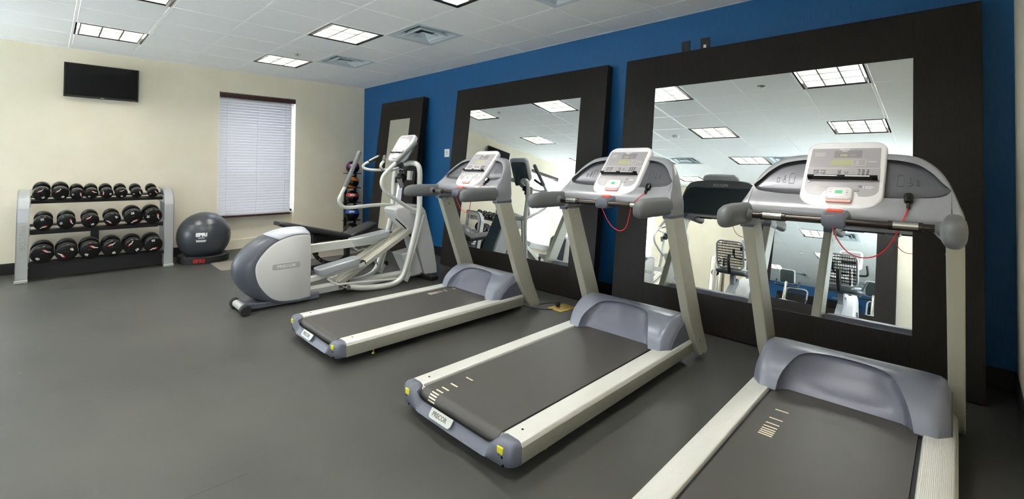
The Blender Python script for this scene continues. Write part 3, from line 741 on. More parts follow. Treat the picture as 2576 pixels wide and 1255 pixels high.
    EX = catmull([(x, y, 0) for x, y in ((0, .362), (.07, .357), (.14, .336), (.19, .298), (.225, .235), (.247, .188), (.262, .155), (.270, .140))], 5)
    ex = [p.x for p in EX]; ey = [p.y for p in EX]
    edge = lambda a: interp(ex, ey, a)
    hx_ = [0, .04, .08, .12, .15, .175, .195, .21, .225, .237, .247, .256, .263, .270, .285, .31, .34, .352, .362, .372, .382, .388]
    L = []
    for x in [-q for q in reversed(hx_[1:])] + hx_:
        a = abs(x); y0 = edge(a); n = 22
        k = interp([0, .30, .352, .372, .388], [1, 1, .975, .90, .70], a); sh = interp([0, .345, .388], [0, .0, .06], a)
        top = []
        for i in range(n + 1):
            y = y0 + (.50 - y0) * i / n; z = interp(qy[:46], qz[:46], y)
            if i == n: z = .318
            top.append(Vector((x, y + sh * (1 - i / n), .15 + (z - .15) * k if z > .15 else z)))
        lip = Vector((x, top[0].y + .022 if a < .27 else top[0].y + .03, top[0].z - .012 if a < .265 else .12))
        L.append(top + [Vector((x, .54, .26)), Vector((x, .555, .09)), Vector((x, .47, .09)), Vector((x, .46, .26)), lip])
    B().loft(L).build('hood_shell', 'hood_plastic', t, ang=50)
    for s in (-1, 1):
        b = B(); b.prism([(.205, .148), (.25, .20), (.33, .255), (.43, .285), (.50, .27), (.50, .12), (.21, .12)], 'x', s * .372, s * .392); b.build('hood_side', 'endcap_plastic', t, bev=.004)
    L = []
    for x in [-q for q in reversed(hx_[1:14])] + hx_[:14]:
        a = abs(x); y1 = edge(a) + .012; z1 = interp(qy[:46], qz[:46], edge(a)) - .006
        y0 = interp([0, .225, .245, .258, .270], [.204, .202, .190, .168, .150], a); y0 = min(y0, y1)
        L.append([Vector((x, y0 + (y1 - y0) * q ** 1.5 + .018 * math.sin(PI * q) * (1 - (a / .27) ** 4), .149 + (z1 - .149) * q)) for q in (0, .12, .25, .38, .5, .62, .75, .88, 1)] + [Vector((x, y1 + .04, z1)), Vector((x, y1 + .08, .12))])
    B().loft(L).build('hood_panel', 'hood_panel_plastic', t, ang=60)
    b = B(); b.plate(rrect(.22, .03, .008, 3), basis((.03, .405, .331), (1, 0, 0), (0, 1, 0.04), (0, -.04, 1)), .0035); bd = b.build('hood_badge', 'badge_silver', t)
    b = B(); b.text('PRECOR', .024, basis((.03, .404, .335), (1, 0, 0), (0, 1, 0), (0, 0, 1)), .0004, bold=.0005); b.build('hood_lettering', 'print_dark', bd, smooth=False)
    # uprights
    for s in (-1, 1):
        prof = [(.135, 1.02), (.424, .262), (.498, .150), (.555, .055), (.580, .034), (.672, .030), (.700, .046), (.598, .255), (.290, 1.02)]
        x0, x1 = sorted((s * .375, s * .434))
        u = B().prism(prof, 'x', x0, x1).build('upright', 'upright_paint', t, bev=.006, seg=3)
        b = B()
        for y, z in ((.221, .997), (.147, .998), (.243, .943)):
            b.lathe([(0, 0.003), (.006, 0.003), (.0085, 0)], (s * .375, y, z), (-s, 0, 0), 12)
        for y, z in ((.567, .140), (.612, .042)): b.lathe([(0, 0.003), (.004, 0.003), (.006, 0)], (s * .434, y, z), (s, 0, 0), 12)
        b.build('bolts', 'chrome', u)
    # console
    build_console_shell(t)
    for s in (-1, 1):
        st = [(-.266, 1.068, .003, .004, 0), (-.263, 1.069, .016, .024, 0), (-.252, 1.072, .026, .040, 0), (-.228, 1.076, .034, .051, 0), (-.18, 1.080, .038, .057, 0), (-.08, 1.082, .039, .058, 0.001), (.02, 1.081, .038, .057, .002), (.085, 1.080, .037, .057, .001), (.128, 1.079, .037, .056, .001)]
        B().loft(arm_loops(s, .402, st)).build('arm_rest', 'arm_rubber', t, ang=60)
        st = [(.126, 1.078, .0415, .0575, .001), (.20, 1.076, .0425, .060, .0), (.29, 1.074, .040, .056, .0)]
        B().loft(arm_loops(s, .396, st)).build('arm_bracket', 'cowl_plastic', t, ang=60)
        B().box(s * .405 - .03, s * .405 + .03, .12, .30, 1.0, 1.03).build('arm_mount', 'endcap_plastic', t, bev=.004)
    b = B(); b.tube([(-.365, .028, 1.076), (.365, .028, 1.076)], .0165, 18); hb = b.build('handlebar', 'grip_chrome', t)
    for s in (-1, 1):
        b = B(); b.tube([(s * .31, .028, 1.076), (s * .195, .028, 1.076)], .0205, 20); b.build('pulse_grip', 'grip_chrome', hb, bev=.002)
        b = B(); b.tube([(s * .295, .0262, 1.0782), (s * .212, .0262, 1.0782)], .0199, 20); b.build('sensor_plate', 'chrome', hb)
        b = B(); b.tube([(s * .365, .028, 1.076), (s * .345, .028, 1.076)], .026, 20, rs=[.034, .02]); b.build('collar', 'arm_rubber', hb, ang=60)
    # stop switch block
    b = B()
    oct_ = lambda w, h, y, z, c=.014: [Vector((x, y, z + q)) for x, q in ((-w, -h + c), (-w + c, -h), (w - c, -h), (w, -h + c), (w, h - c), (w - c, h), (-w + c, h), (-w, h - c))]
    b.loft([oct_(.036, .02, .002, 1.072), oct_(.046, .030, .008, 1.074), oct_(.050, .034, .03, 1.075), oct_(.052, .036, .07, 1.082), oct_(.056, .036, .12, 1.09)])
    sb = b.build('stop_block', 'endcap_plastic', t, bev=.003)
    b = B(); Ms = basis((-.004, .082, 1.1175), (1, 0, 0), unit((0, .97, .2)), unit((0, -.2, .97)))
    b.loft([[Ms @ Vector((p[0] * k, p[1] * k, lz)) for p in rrect(.066, .036, .010, 4)] for k, lz in ((1, -.008), (1, .006), (.9, .009))]); st = b.build('stop_button', 'red_plastic', t)
    b = B(); b.beam(Ms @ Vector((-.013, 0, .0093)), Ms @ Vector((.013, 0, .0093)), .005, .0006, (0, 0, 1)); b.build('stop_print', 'print_white', st, smooth=False)
    display_parts(t)
    # safety clip
    b = B(); c = Vector((.256, .172, 1.186)); q = unit((0, -.75, .66)); u = unit((0, .66, .75))
    b.loft([[c + Vector((p[0], 0, 0)) + u * p[1] + q * lz for p in [(k * a_, k * b_) for a_, b_ in rrect(.032, .052, .012, 4)]] for k, lz in ((.85, -.02), (1, 0), (1, .016), (.8, .024))])
    b.box(-.006 + c.x, .006 + c.x, c.y - .05, c.y + .0, c.z - .04, c.z - .012); b.build('safety_clip', 'gloss_black', t, bev=.003)
    return t

def treadmill_extra(t, cord, marks):
    b = B(); b.tube([(-.001, .010, 1.074)] + cord + [(.256, .135, 1.158)], .0027, 8, sub=7); b.build('safety_cord', 'red_cord', t)
    b = B()
    x0, x1 = -.216, -.162
    for y in marks:
        if y < -1.20:        # round the rear roller
            d = -1.212 - y; a0 = max(0, d) / .0402; pts = [a0 - .09, a0 + .09]
            q = [(-1.212 - .0406 * math.sin(a), .107 + .0406 * math.cos(a)) for a in pts]
            b.f([b.v((x0, q[0][0], q[0][1])), b.v((x1, q[0][0], q[0][1])), b.v((x1, q[1][0], q[1][1])), b.v((x0, q[1][0], q[1][1]))])
        else: b.box(x0, x1, y - .0045, y + .0045, .1468, .1476)
    b.build('belt_marks', 'belt_mark', t, smooth=False)

def build_treadmills():
    t = build_treadmill('farthest treadmill, beside the elliptical, belt reflecting light', (4.478, -1.532, 0), -.0055)
    base = list(t.children)
    t2 = dup(t, (5.982, -1.5, 0), 0.0003, 'middle treadmill with pale marks at the rear end of its belt')
    t3 = dup(t, (7.254, -1.5215, 0), .0126, 'nearest treadmill at the right picture edge, facing the largest mirror')
    c3 = [(0, .005, 1.05), (.008, .022, 1.006), (.034, .03, .956), (.061, .04, .928), (.097, .05, .915), (.140, .05, .924), (.178, .05, .956), (.209, .055, 1.007), (.234, .065, 1.075), (.250, .10, 1.125)]
    c2 = [(.004, .01, 1.05), (.032, .025, .977), (.072, .03, .925), (.129, .03, .904), (.172, .03, .930), (.198, .028, 1.01), (.214, .025, 1.075), (.236, .06, 1.115)]
    treadmill_extra(t, c2, [.165, .062, .005, -.03, -.056, -.078, -.10, -.118])
    treadmill_extra(t2, c2, [-.992, -1.10, -1.16, -1.198, -1.225, -1.24, -1.255, -1.27])
    treadmill_extra(t3, c3, [-.074, -.178, -.235, -.271, -.297, -.318, -.337, -.356])
# ------------------------------------------------------------------ elliptical cross trainer (local origin under its middle; x right, y towards its console)
def build_elliptical(label, loc, rz):
    t = thing('elliptical_trainer', label, 'elliptical trainer', loc, rz, 'elliptical trainers')
    Y = lambda y: y + 1.9        # measured along the room, origin at y = -1.9
    side = [(-2.343, .05), (-2.45, .040), (-2.597, .052), (-2.69, .090), (-2.765, .166), (-2.820, .26), (-2.842, .375), (-2.815, .46), (-2.732, .555), (-2.64, .612), (-2.522, .646), (-2.43, .650), (-2.37, .646), (-2.350, .625), (-2.345, .5), (-2.343, .3)]
    SP = catmull([(0, y, z) for y, z in side[1:12]], 4); side = [side[0]] + [(p.y, p.z) for p in SP] + side[12:]
    def offs(d, dz):
        c = (-2.45, .34); out = []
        for y, z in side:
            if y > -2.40: out.append((y, z + (dz if z > .55 else (-.02 if z < .1 else 0)))); continue
            vx, vz = y - c[0], z - c[1]; l = math.hypot(vx, vz); k = 1 + d / l
            out.append((c[0] + vx * k, max(.022, c[1] + vz * (1 + (dz if vz > 0 else .02) / max(l, .2)))))
        return out
    L = []
    for x, d, dz in ((-.152, 0, 0), (-.146, .03, .012), (-.12, .09, .034), (-.06, .14, .050), (0, .150, .054), (.06, .14, .050), (.12, .09, .034), (.146, .03, .012), (.152, 0, 0)):
        L.append([Vector((x, Y(y), z)) for y, z in offs(d, dz)])
    h = B().loft(L).build('drive_housing', 'housing_grey', t, ang=50)
    # pale top shell, a skin over the upper front of the housing
    L2 = []
    for l in L:
        q = [p for p in l if p.z > .56 and p.y > Y(-2.75) + .25 * abs(p.x) * 0 and p.y < Y(-2.349)]
        L2.append(q)
    n = min(len(q) for q in L2); L2 = [q[-n:] for q in L2]
    L3 = [[p + Vector((0.004 * (1 if p.x > 0.1 else -1 if p.x < -0.1 else 0), -.002, .005)) for p in q] for q in L2]
    b = B(); b.loft(L3, closed=False); o = b.build('housing_top', 'housing_top', t, ang=60)
    m = o.modifiers.new('shell', 'SOLIDIFY'); m.thickness = .004; m.offset = -1
    for s in (-1, 1):
        c = (-2.5, .35)
        A = [Vector((s * .1525, Y(y), z)) for y, z in side]; C = [Vector((s * .162, Y(c[0] + (y - c[0]) * .955), c[1] + (z - c[1]) * .965)) for y, z in side]
        o = B().loft([A, C]).build('side_cover', 'side_cover_grey', t, ang=60)
        M = basis((s * .1622, Y(-2.575), .375), (0, s, 0), (0, -.0, 1), (s, 0, 0))
        b = B(); b.plate(rrect(.25, .052, .012, 4), M, .003); bd = b.build('badge', 'badge_silver', o)
        b = B(); b.text('PRECOR', .036, M @ Matrix.Translation((0, 0, .0032)), .0006, bold=.0008, sx=1.25); b.build('badge_lettering', 'print_white', o, smooth=False)
    # transport wheels on their axle
    b = B(); b.cyl((-.10, Y(-2.93), .048), (.145, Y(-2.93), .048), .032, n=18); ax = b.build('wheel_axle', 'badge_silver', t)
    for x0, x1 in ((-.155, -.10), (.145, .20)):
        b = B(); b.lathe([(0, 0), (.040, 0), (.046, .006), (.046, .048), (.040, .054), (0, .054)], (x0 + .02, Y(-2.93), .046), (1, 0, 0), 22); b.build('wheel', 'rubber_black', t)
    b = B(); b.prism([(Y(-2.92), .025), (Y(-2.35), .014), (Y(-2.35), .05), (Y(-2.80), .07), (Y(-2.92), .085)], 'x', -.09, .14); b.build('rear_foot', 'housing_grey', t, bev=.006)
    # base beam and front foot
    B().box(-.055, .075, Y(-2.33), Y(-.86), .035, .095).build('base_beam', 'frame_paint', t, bev=.006)
    B().box(-.10, .115, Y(-2.345), Y(-2.235), .004, .062).build('beam_cover', 'endcap_plastic', t, bev=.008)
    B().box(-.28, .28, Y(-1.0), Y(-.90), .0, .05).build('front_foot', 'rubber_black', t, bev=.01)
    # front shroud
    L = []
    prof = [(-.79, .035), (-.80, .13), (-.86, .40), (-.98, .80), (-1.03, .855), (-1.10, .868), (-1.37, .848), (-1.395, .82), (-1.385, .775), (-1.34, .72), (-1.22, .62), (-1.14, .53), (-1.07, .33), (-1.0, .10), (-.97, .035)]
    for x, k in ((-.125, .95), (-.115, .985), (-.08, 1.0), (.08, 1.0), (.115, .985), (.125, .95)):
        L.append([Vector((x, Y(-1.05 + (y + 1.05) * k), .40 + (z - .40) * (1 - (1 - k) * .6))) for y, z in prof])
    sh = B().loft(L).build('front_shroud', 'shroud_grey', t, ang=45)
    b = B(); b.prism([(Y(-1.30), .32), (Y(-1.10), .345), (Y(-1.0), .07), (Y(-1.16), .045)], 'x', -.09, .12); b.build('lift_cover', 'shroud_grey', t, bev=.012)
    b = B(); b.prism([(Y(-.775), .06), (Y(-.84), .40), (Y(-.965), .80), (Y(-.985), .79), (Y(-.86), .40), (Y(-.795), .06)], 'x', -.10, .10); b.build('front_panel', 'bike_dark', t, bev=.004)
    b = B(); b.tube([(.045, Y(-1.33), .715), (.045, Y(-1.2), .60), (.045, Y(-1.13), .50)], .012, 8); b.build('shroud_slot', 'gloss_black', t)
    # ramp with two tracks
    a, c = Vector((0, Y(-1.19), .575)), Vector((0, Y(-2.03), .120))
    d = (c - a).normalized(); u = Vector((0, -d.z, d.y)); u = u if u.z > 0 else -u
    for s in (-1, 1):
        b = B(); prof = [(-.062, -.02), (.062, -.02), (.062, .022), (.052, .022), (.048, .012), (.022, .012), (.018, .020), (-.018, .020), (-.022, .012), (-.048, .012), (-.052, .022), (-.062, .022)]
        b.loft([[p + Vector((s * .085 + q[0], 0, 0)) + u * q[1] for q in prof] for p in (a, c)]); b.build('ramp_track', 'ramp_alu', t, ang=25)
    B().beam(a - u * .035, c - u * .035 - d * .05, .10, .035, u).build('ramp_beam', 'frame_paint', t)
    b = B(); b.cyl((-.12, Y(-1.97), .075), (.19, Y(-1.97), .075), .026, n=14); b.box(-.06, .08, Y(-2.02), Y(-1.90), .05, .13); b.build('ramp_pivot', 'chrome', t, bev=.004)
    # pedals, their bars and wheels
    def pedal(x, y0, y1, z0, z1):
        dv = Vector((0, y1 - y0, z1 - z0)).normalized(); up = Vector((0, -dv.z, dv.y)); o = Vector((x, (y0 + y1) / 2, (z0 + z1) / 2)); l = math.hypot(y1 - y0, z1 - z0)
        M = basis(o, dv.cross(up), dv, up)
        L = []
        for k, lz in ((.86, -.03), (.95, -.012), (1.0, .035), (.965, .037), (.93, .0), (.0, -.002)):
            L.append([M @ Vector((p[0] * (k if k else .01), p[1] * (1 - (1 - k) * .5 if k else .01), lz)) for p in rrect(.175, l, .055, 6)])
        p = B().loft(L).build('pedal', 'pedal_grey', t, ang=50)
        return p
    pedal(.135, Y(-2.285), Y(-1.83), .262, .330); pedal(-.135, Y(-1.79), Y(-1.32), .470, .530)
    B().beam((.125, Y(-2.36), .205), (.125, Y(-1.83), .27), .06, .05).build('pedal_bar', 'frame_paint', t, bev=.004)
    B().beam((-.115, Y(-2.36), .455), (-.125, Y(-1.33), .475), .06, .085).build('pedal_bar', 'frame_paint', t, bev=.004)
    for x, y, z in ((.14, -1.79, .29), (-.11, -1.29, .515)):
        b = B(); b.lathe([(0, 0), (.026, 0), (.034, .008), (.034, .03), (.026, .038), (0, .038)], (x - .02, Y(y), z), (1, 0, 0), 18); b.build('track_wheel', 'rubber_black', t)
        b = B(); b.beam((x + .03, Y(y - .06), z - .02), (x + .03, Y(y + .01), z), .012, .04); b.build('wheel_bracket', 'frame_paint', t, bev=.003)
    # frame tubes: one hoop each side
    for s in (-1, 1):
        b = B(); b.tube([(s * .05, Y(-1.23), 1.335), (s * .13, Y(-1.185), 1.345), (s * .205, Y(-1.16), 1.325), (s * .250, Y(-1.16), 1.25), (s * .265, Y(-1.17), 1.10), (s * .275, Y(-1.18), .80), (s * .275, Y(-1.25), .50), (s * .275, Y(-1.345), .20), (s * .272, Y(-1.40), .095), (s * .255, Y(-1.49), .048), (s * .22, Y(-1.62), .034), (s * .16, Y(-1.80), .040), (s * .08, Y(-1.93), .060)], .030, 14, sub=6)
        b.build('frame_hoop', 'frame_paint', t, ang=60)
        b = B(); b.tube([(s * .275, Y(-1.12), .77), (s * .273, Y(-1.20), .50), (s * .268, Y(-1.31), .16), (s * .268, Y(-1.33), .075)], .017, 10, sub=5); b.beam((s * .268, Y(-1.29), .15), (s * .268, Y(-1.345), .055), .012, .06, (0, 1, 0)); b.build('arm_link', 'frame_paint', t)
        py, pz = (-2.20, .205) if s > 0 else (-1.74, .42)
        b = B(); b.tube([(s * .20, Y(py), pz), (s * .215, Y(py + .09), pz - .065), (s * .23, Y(py + .2), pz - .075), (s * .262, Y(-1.33), .085)], .011, 8, sub=6); b.build('pedal_rod', 'frame_paint', t)
        # moving arm
        if s > 0: P = [(.225, Y(-1.17), .79), (.245, Y(-1.27), .835), (.255, Y(-1.44), .93), (.258, Y(-1.58), 1.02), (.258, Y(-1.645), 1.11), (.257, Y(-1.63), 1.20), (.256, Y(-1.55), 1.28), (.255, Y(-1.475), 1.345)]; G = [P[-1], (.25, Y(-1.21), 1.580)]
        else: P = [(-.225, Y(-1.17), .82), (-.245, Y(-1.25), .845), (-.258, Y(-1.45), .850), (-.263, Y(-1.70), .838), (-.265, Y(-1.82), .852), (-.265, Y(-1.866), .925), (-.265, Y(-1.84), .99), (-.265, Y(-1.795), 1.075)]; G = [P[-1], (-.262, Y(-1.625), 1.475)]
        b = B(); b.tube(P, .021, 12, sub=6); ar = b.build('swing_arm', 'frame_paint', t, ang=60)
        b = B(); g0, g1 = Vector(G[0]), Vector(G[1]); dd = (g1 - g0).normalized()
        b.tube([g0 - dd * .01, g0 + dd * .004, g1 - dd * .02, g1 - dd * .006, g1], .0235, 14, rs=[.0235, .0245, .0245, .021, .012]); b.build('swing_grip', 'grip_grey', ar, ang=60)
        b = B(); b.cyl((s * .12, Y(-1.165), .80), (s * .245, Y(-1.165), .80), .035, n=18); b.lathe([(0, 0), (.04, 0), (.04, .03), (0, .034)], (s * .225, Y(-1.165), .80), (s, 0, 0), 18); b.build('arm_pivot', 'frame_paint', t)
    # fixed hand loops
    for s in (-1, 1):
        b = B(); b.tube([(s * .03, Y(-1.30), 1.285), (s * .055, Y(-1.41), 1.265), (s * .12, Y(-1.54), 1.262), (s * .175, Y(-1.60), 1.275), (s * .19, Y(-1.622), 1.30), (s * .178, Y(-1.607), 1.330), (s * .15, Y(-1.565), 1.358)], .015, 10, sub=6); o = b.build('hand_loop', 'frame_paint', t, ang=60)
        b = B(); b.tube([(s * .155, Y(-1.567), 1.353), (s * .05, Y(-1.49), 1.418)], .0185, 14); b.build('pulse_grip', 'grip_chrome', o, bev=.002)
        b = B(); b.tube([(s * .146, Y(-1.562), 1.361), (s * .06, Y(-1.499), 1.414)], .018, 14); b.build('sensor_plate', 'chrome', o)
    # console
    Mc = basis((0, Y(-1.245), 1.52), (1, 0, 0), unit((0, .52, .85)), unit((0, -.85, .52)))
    L = []
    for k, lz in ((.9, -.055), (.98, -.045), (1, -.015), (.98, .0), (.93, .005)):
        L.append([Mc @ Vector((p[0] * k, p[1] * k, lz)) for p in rrect(.335, .36, .05, 7, rb=.07)])
    bez = B().loft(L).build('display_panel', 'bezel_white', t, ang=60)
    b = B(); b.plate(rrect(.27, .225, .012, 4, 0, .045), Mc @ Matrix.Translation((0, 0, .004)), .003); b.build('overlay', 'overlay_grey', bez)
    b = B(); b.plate(rrect(.20, .085, .004, 3, 0, .09), Mc @ Matrix.Translation((0, 0, .0068)), .001); b.build('screen_field', 'overlay_dark', bez)
    b = B(); b.text('PRECOR', .016, Mc @ Matrix.Translation((0, .145, .0075)), .0004, bold=.0004); b.build('print', 'print_white', bez, smooth=False)
    b = B()
    for (x0, x1, y0, y1, z0, z1) in ((-.135, .135, -.078, -.074, .006, .034), (-.135, .135, -.076, -.055, .029, .034)): b.box(x0, x1, y0, y1, z0, z1, Mc)
    r = b.build('reading_rack', 'gloss_black', t)
    b = B()
    for x0, x1 in ((-.105, -.015), (.015, .105)): b.box(x0, x1, -.070, -.062, .0335, .0348, Mc)
    b.build('rack_strip', 'chrome', r)
    b = B(); b.loft([[Mc @ Vector((p[0] * k, p[1] * k - .12, lz)) for p in rrect(.10, .07, .02, 4)] for k, lz in ((1.1, 0), (1, .018), (.9, .022))]); b.build('keypad', 'bezel_white', t)
    L = []
    for k, lz in ((.86, -.054), (.80, -.075), (.6, -.10)):
        L.append([Mc @ Vector((p[0] * k, p[1] * k - .02, lz)) for p in rrect(.335, .34, .05, 7)])
    B().loft(L).build('console_back', 'bike_dark', t, ang=50)
    b = B(); b.tube([(0, Y(-1.19), 1.42), (0, Y(-1.20), 1.33), (0, Y(-1.23), 1.29)], .05, 12); b.tube([(0, Y(-1.25), 1.31), (0, Y(-1.38), 1.275)], .03, 12); b.build('console_mount', 'bike_dark', t)
    # bottle holders
    b = B()
    b.box(.08, .19, Y(-1.33), Y(-1.23), 1.20, 1.275).box(.11, .20, Y(-1.40), Y(-1.32), 1.12, 1.19).box(.10, .16, Y(-1.36), Y(-1.26), 1.15, 1.23)
    ch = b.build('bottle_holder', 'gloss_black', t, bev=.012)
    b = B(); b.lathe([(.030, 0), (.034, .10), (.028, .10), (.026, .004), (0, .004)], (.215, Y(-1.275), 1.155), (.0, .1, 1), 20); b.build('cup', 'badge_silver', ch)
    b = B(); b.lathe([(.024, 0), (.028, .10), (.023, .10), (.022, .004), (0, .004)], (.205, Y(-1.365), 1.075), (.0, -.35, 1), 20); b.build('cup', 'grip_grey', ch)
    return t
# ------------------------------------------------------------------ dumbbells, rack, balls, bench, mat
def build_rack():
    t = thing('dumbbell_rack', 'three-tier silver and black dumbbell rack under the television', 'dumbbell rack', (0, 0, 0))
    # curved flat channel at each end: front leg, rounded shoulder, top running back to the wall
    front = [(.645, .03), (.640, .35), (.632, .72), (.615, .82), (.565, .905), (.49, .962), (.40, .985), (.20, .992), (.12, .992)]
    for (y0, y1, s) in ((-4.425, -4.325, -1), (-3.105, -3.005, 1)):
        P = catmull([(x, 0, z) for x, z in front], 5)
        outer = [(p.x, p.z) for p in P]; inner = []
        for i, p in enumerate(P):
            d = (P[min(i + 1, len(P) - 1)] - P[max(i - 1, 0)]).normalized(); inner.append((p.x + -d.z * .022, p.z + d.x * .022))
        A = []
        b = B()
        loops = [[Vector((o[0], y0, o[1])), Vector((o[0], y1, o[1])), Vector((q[0], y1, q[1])), Vector((q[0], y0, q[1]))] for o, q in zip(outer, inner)]
        b.loft(loops)
        yo = y0 if s < 0 else y1 - .012
        # side web of the channel
        W_ = [[Vector((o[0], yo, o[1])), Vector((o[0], yo + .012, o[1])), Vector((o[0] + (q[0] - o[0]) * 4, yo + .012, o[1] + (q[1] - o[1]) * 4)), Vector((o[0] + (q[0] - o[0]) * 4, yo, o[1] + (q[1] - o[1]) * 4))] for o, q in zip(outer, inner)]
        b.loft(W_)
        e = b.build('end_frame', 'rack_silver', t, bev=.003, ang=30)
        b = B(); b.box(.12, .17, y0 + .02, y1 - .02, .03, .97); b.box(.10, .66, y0 + .005, y1 - .005, .004, .034); b.build('rear_leg', 'rack_silver', e, bev=.004)
        b = B(); b.box(.605, .672, y0 - .003, y1 + .003, .0, .034); b.build('foot_cap', 'badge_silver', e, bev=.006)
        b = B()
        for z in (.85, .53, .18): b.box(.16, .60, (y1 if s < 0 else y0 - .006), (y1 + .006 if s < 0 else y0), z - .04, z + .05)
        b.build('shelf_bracket', 'rack_silver', e, bev=.002)
        if s < 0:
            b = B(); Mb = basis((.6385, (y0 + y1) / 2, .46), (0, 0, -1), (0, 1, 0), (1, 0, .01)); b.plate(rrect(.39, .082, .004, 3), Mb, .004); bd = b.build('badge', 'badge_silver', e)
            b = B(); b.text('PRECOR', .066, Mb @ Matrix.Translation((-.02, 0, .0042)), .0005, sx=1.1); b.build('badge_lettering', 'bike_grey', e, smooth=False)
    ya, yb_ = -4.325, -3.105
    b = B(); b.box(.12, .17, ya, yb_, .46, .50); b.box(.125, .165, -3.79, -3.71, .05, .47); b.build('rear_brace', 'rack_black', t, bev=.003)
    b = B(); b.box(.50, .53, ya, yb_, .012, .19); b.build('kick_panel', 'rack_black', t, bev=.003)
    # shelves slope towards the room; each is two angle rails on brackets
    shelves = [(.30, .925, .50, .878), (.29, .598, .575, .552), (.30, .245, .635, .200)]
    for x0, z0, x1, z1 in shelves:
        b = B(); dx, dz = x1 - x0, z1 - z0; l = math.hypot(dx, dz); d = Vector((dx / l, 0, dz / l)); u = Vector((-d.z, 0, d.x))
        o = Vector((x0, 0, z0))
        for s0, s1 in ((0, .06), (l - .06, l)):
            q = [o + d * s0, o + d * s1, o + d * s1 - u * .01, o + d * s0 - u * .01]
            b.loft([[p + Vector((0, y, 0)) for p in q] for y in (ya, yb_)])
        q = [o + d * l - u * .001, o + d * (l + .006) - u * .001, o + d * (l + .006) - u * .035, o + d * l - u * .035]
        b.loft([[p + Vector((0, y, 0)) for p in q] for y in (ya, yb_)])
        q = [o - u * .001, o - d * .008 - u * .001, o - d * .008 - u * .03, o - u * .03]
        b.loft([[p + Vector((0, y, 0)) for p in q] for y in (ya, yb_)])
        b.build('shelf', 'rack_black', t, smooth=False)
    return shelves

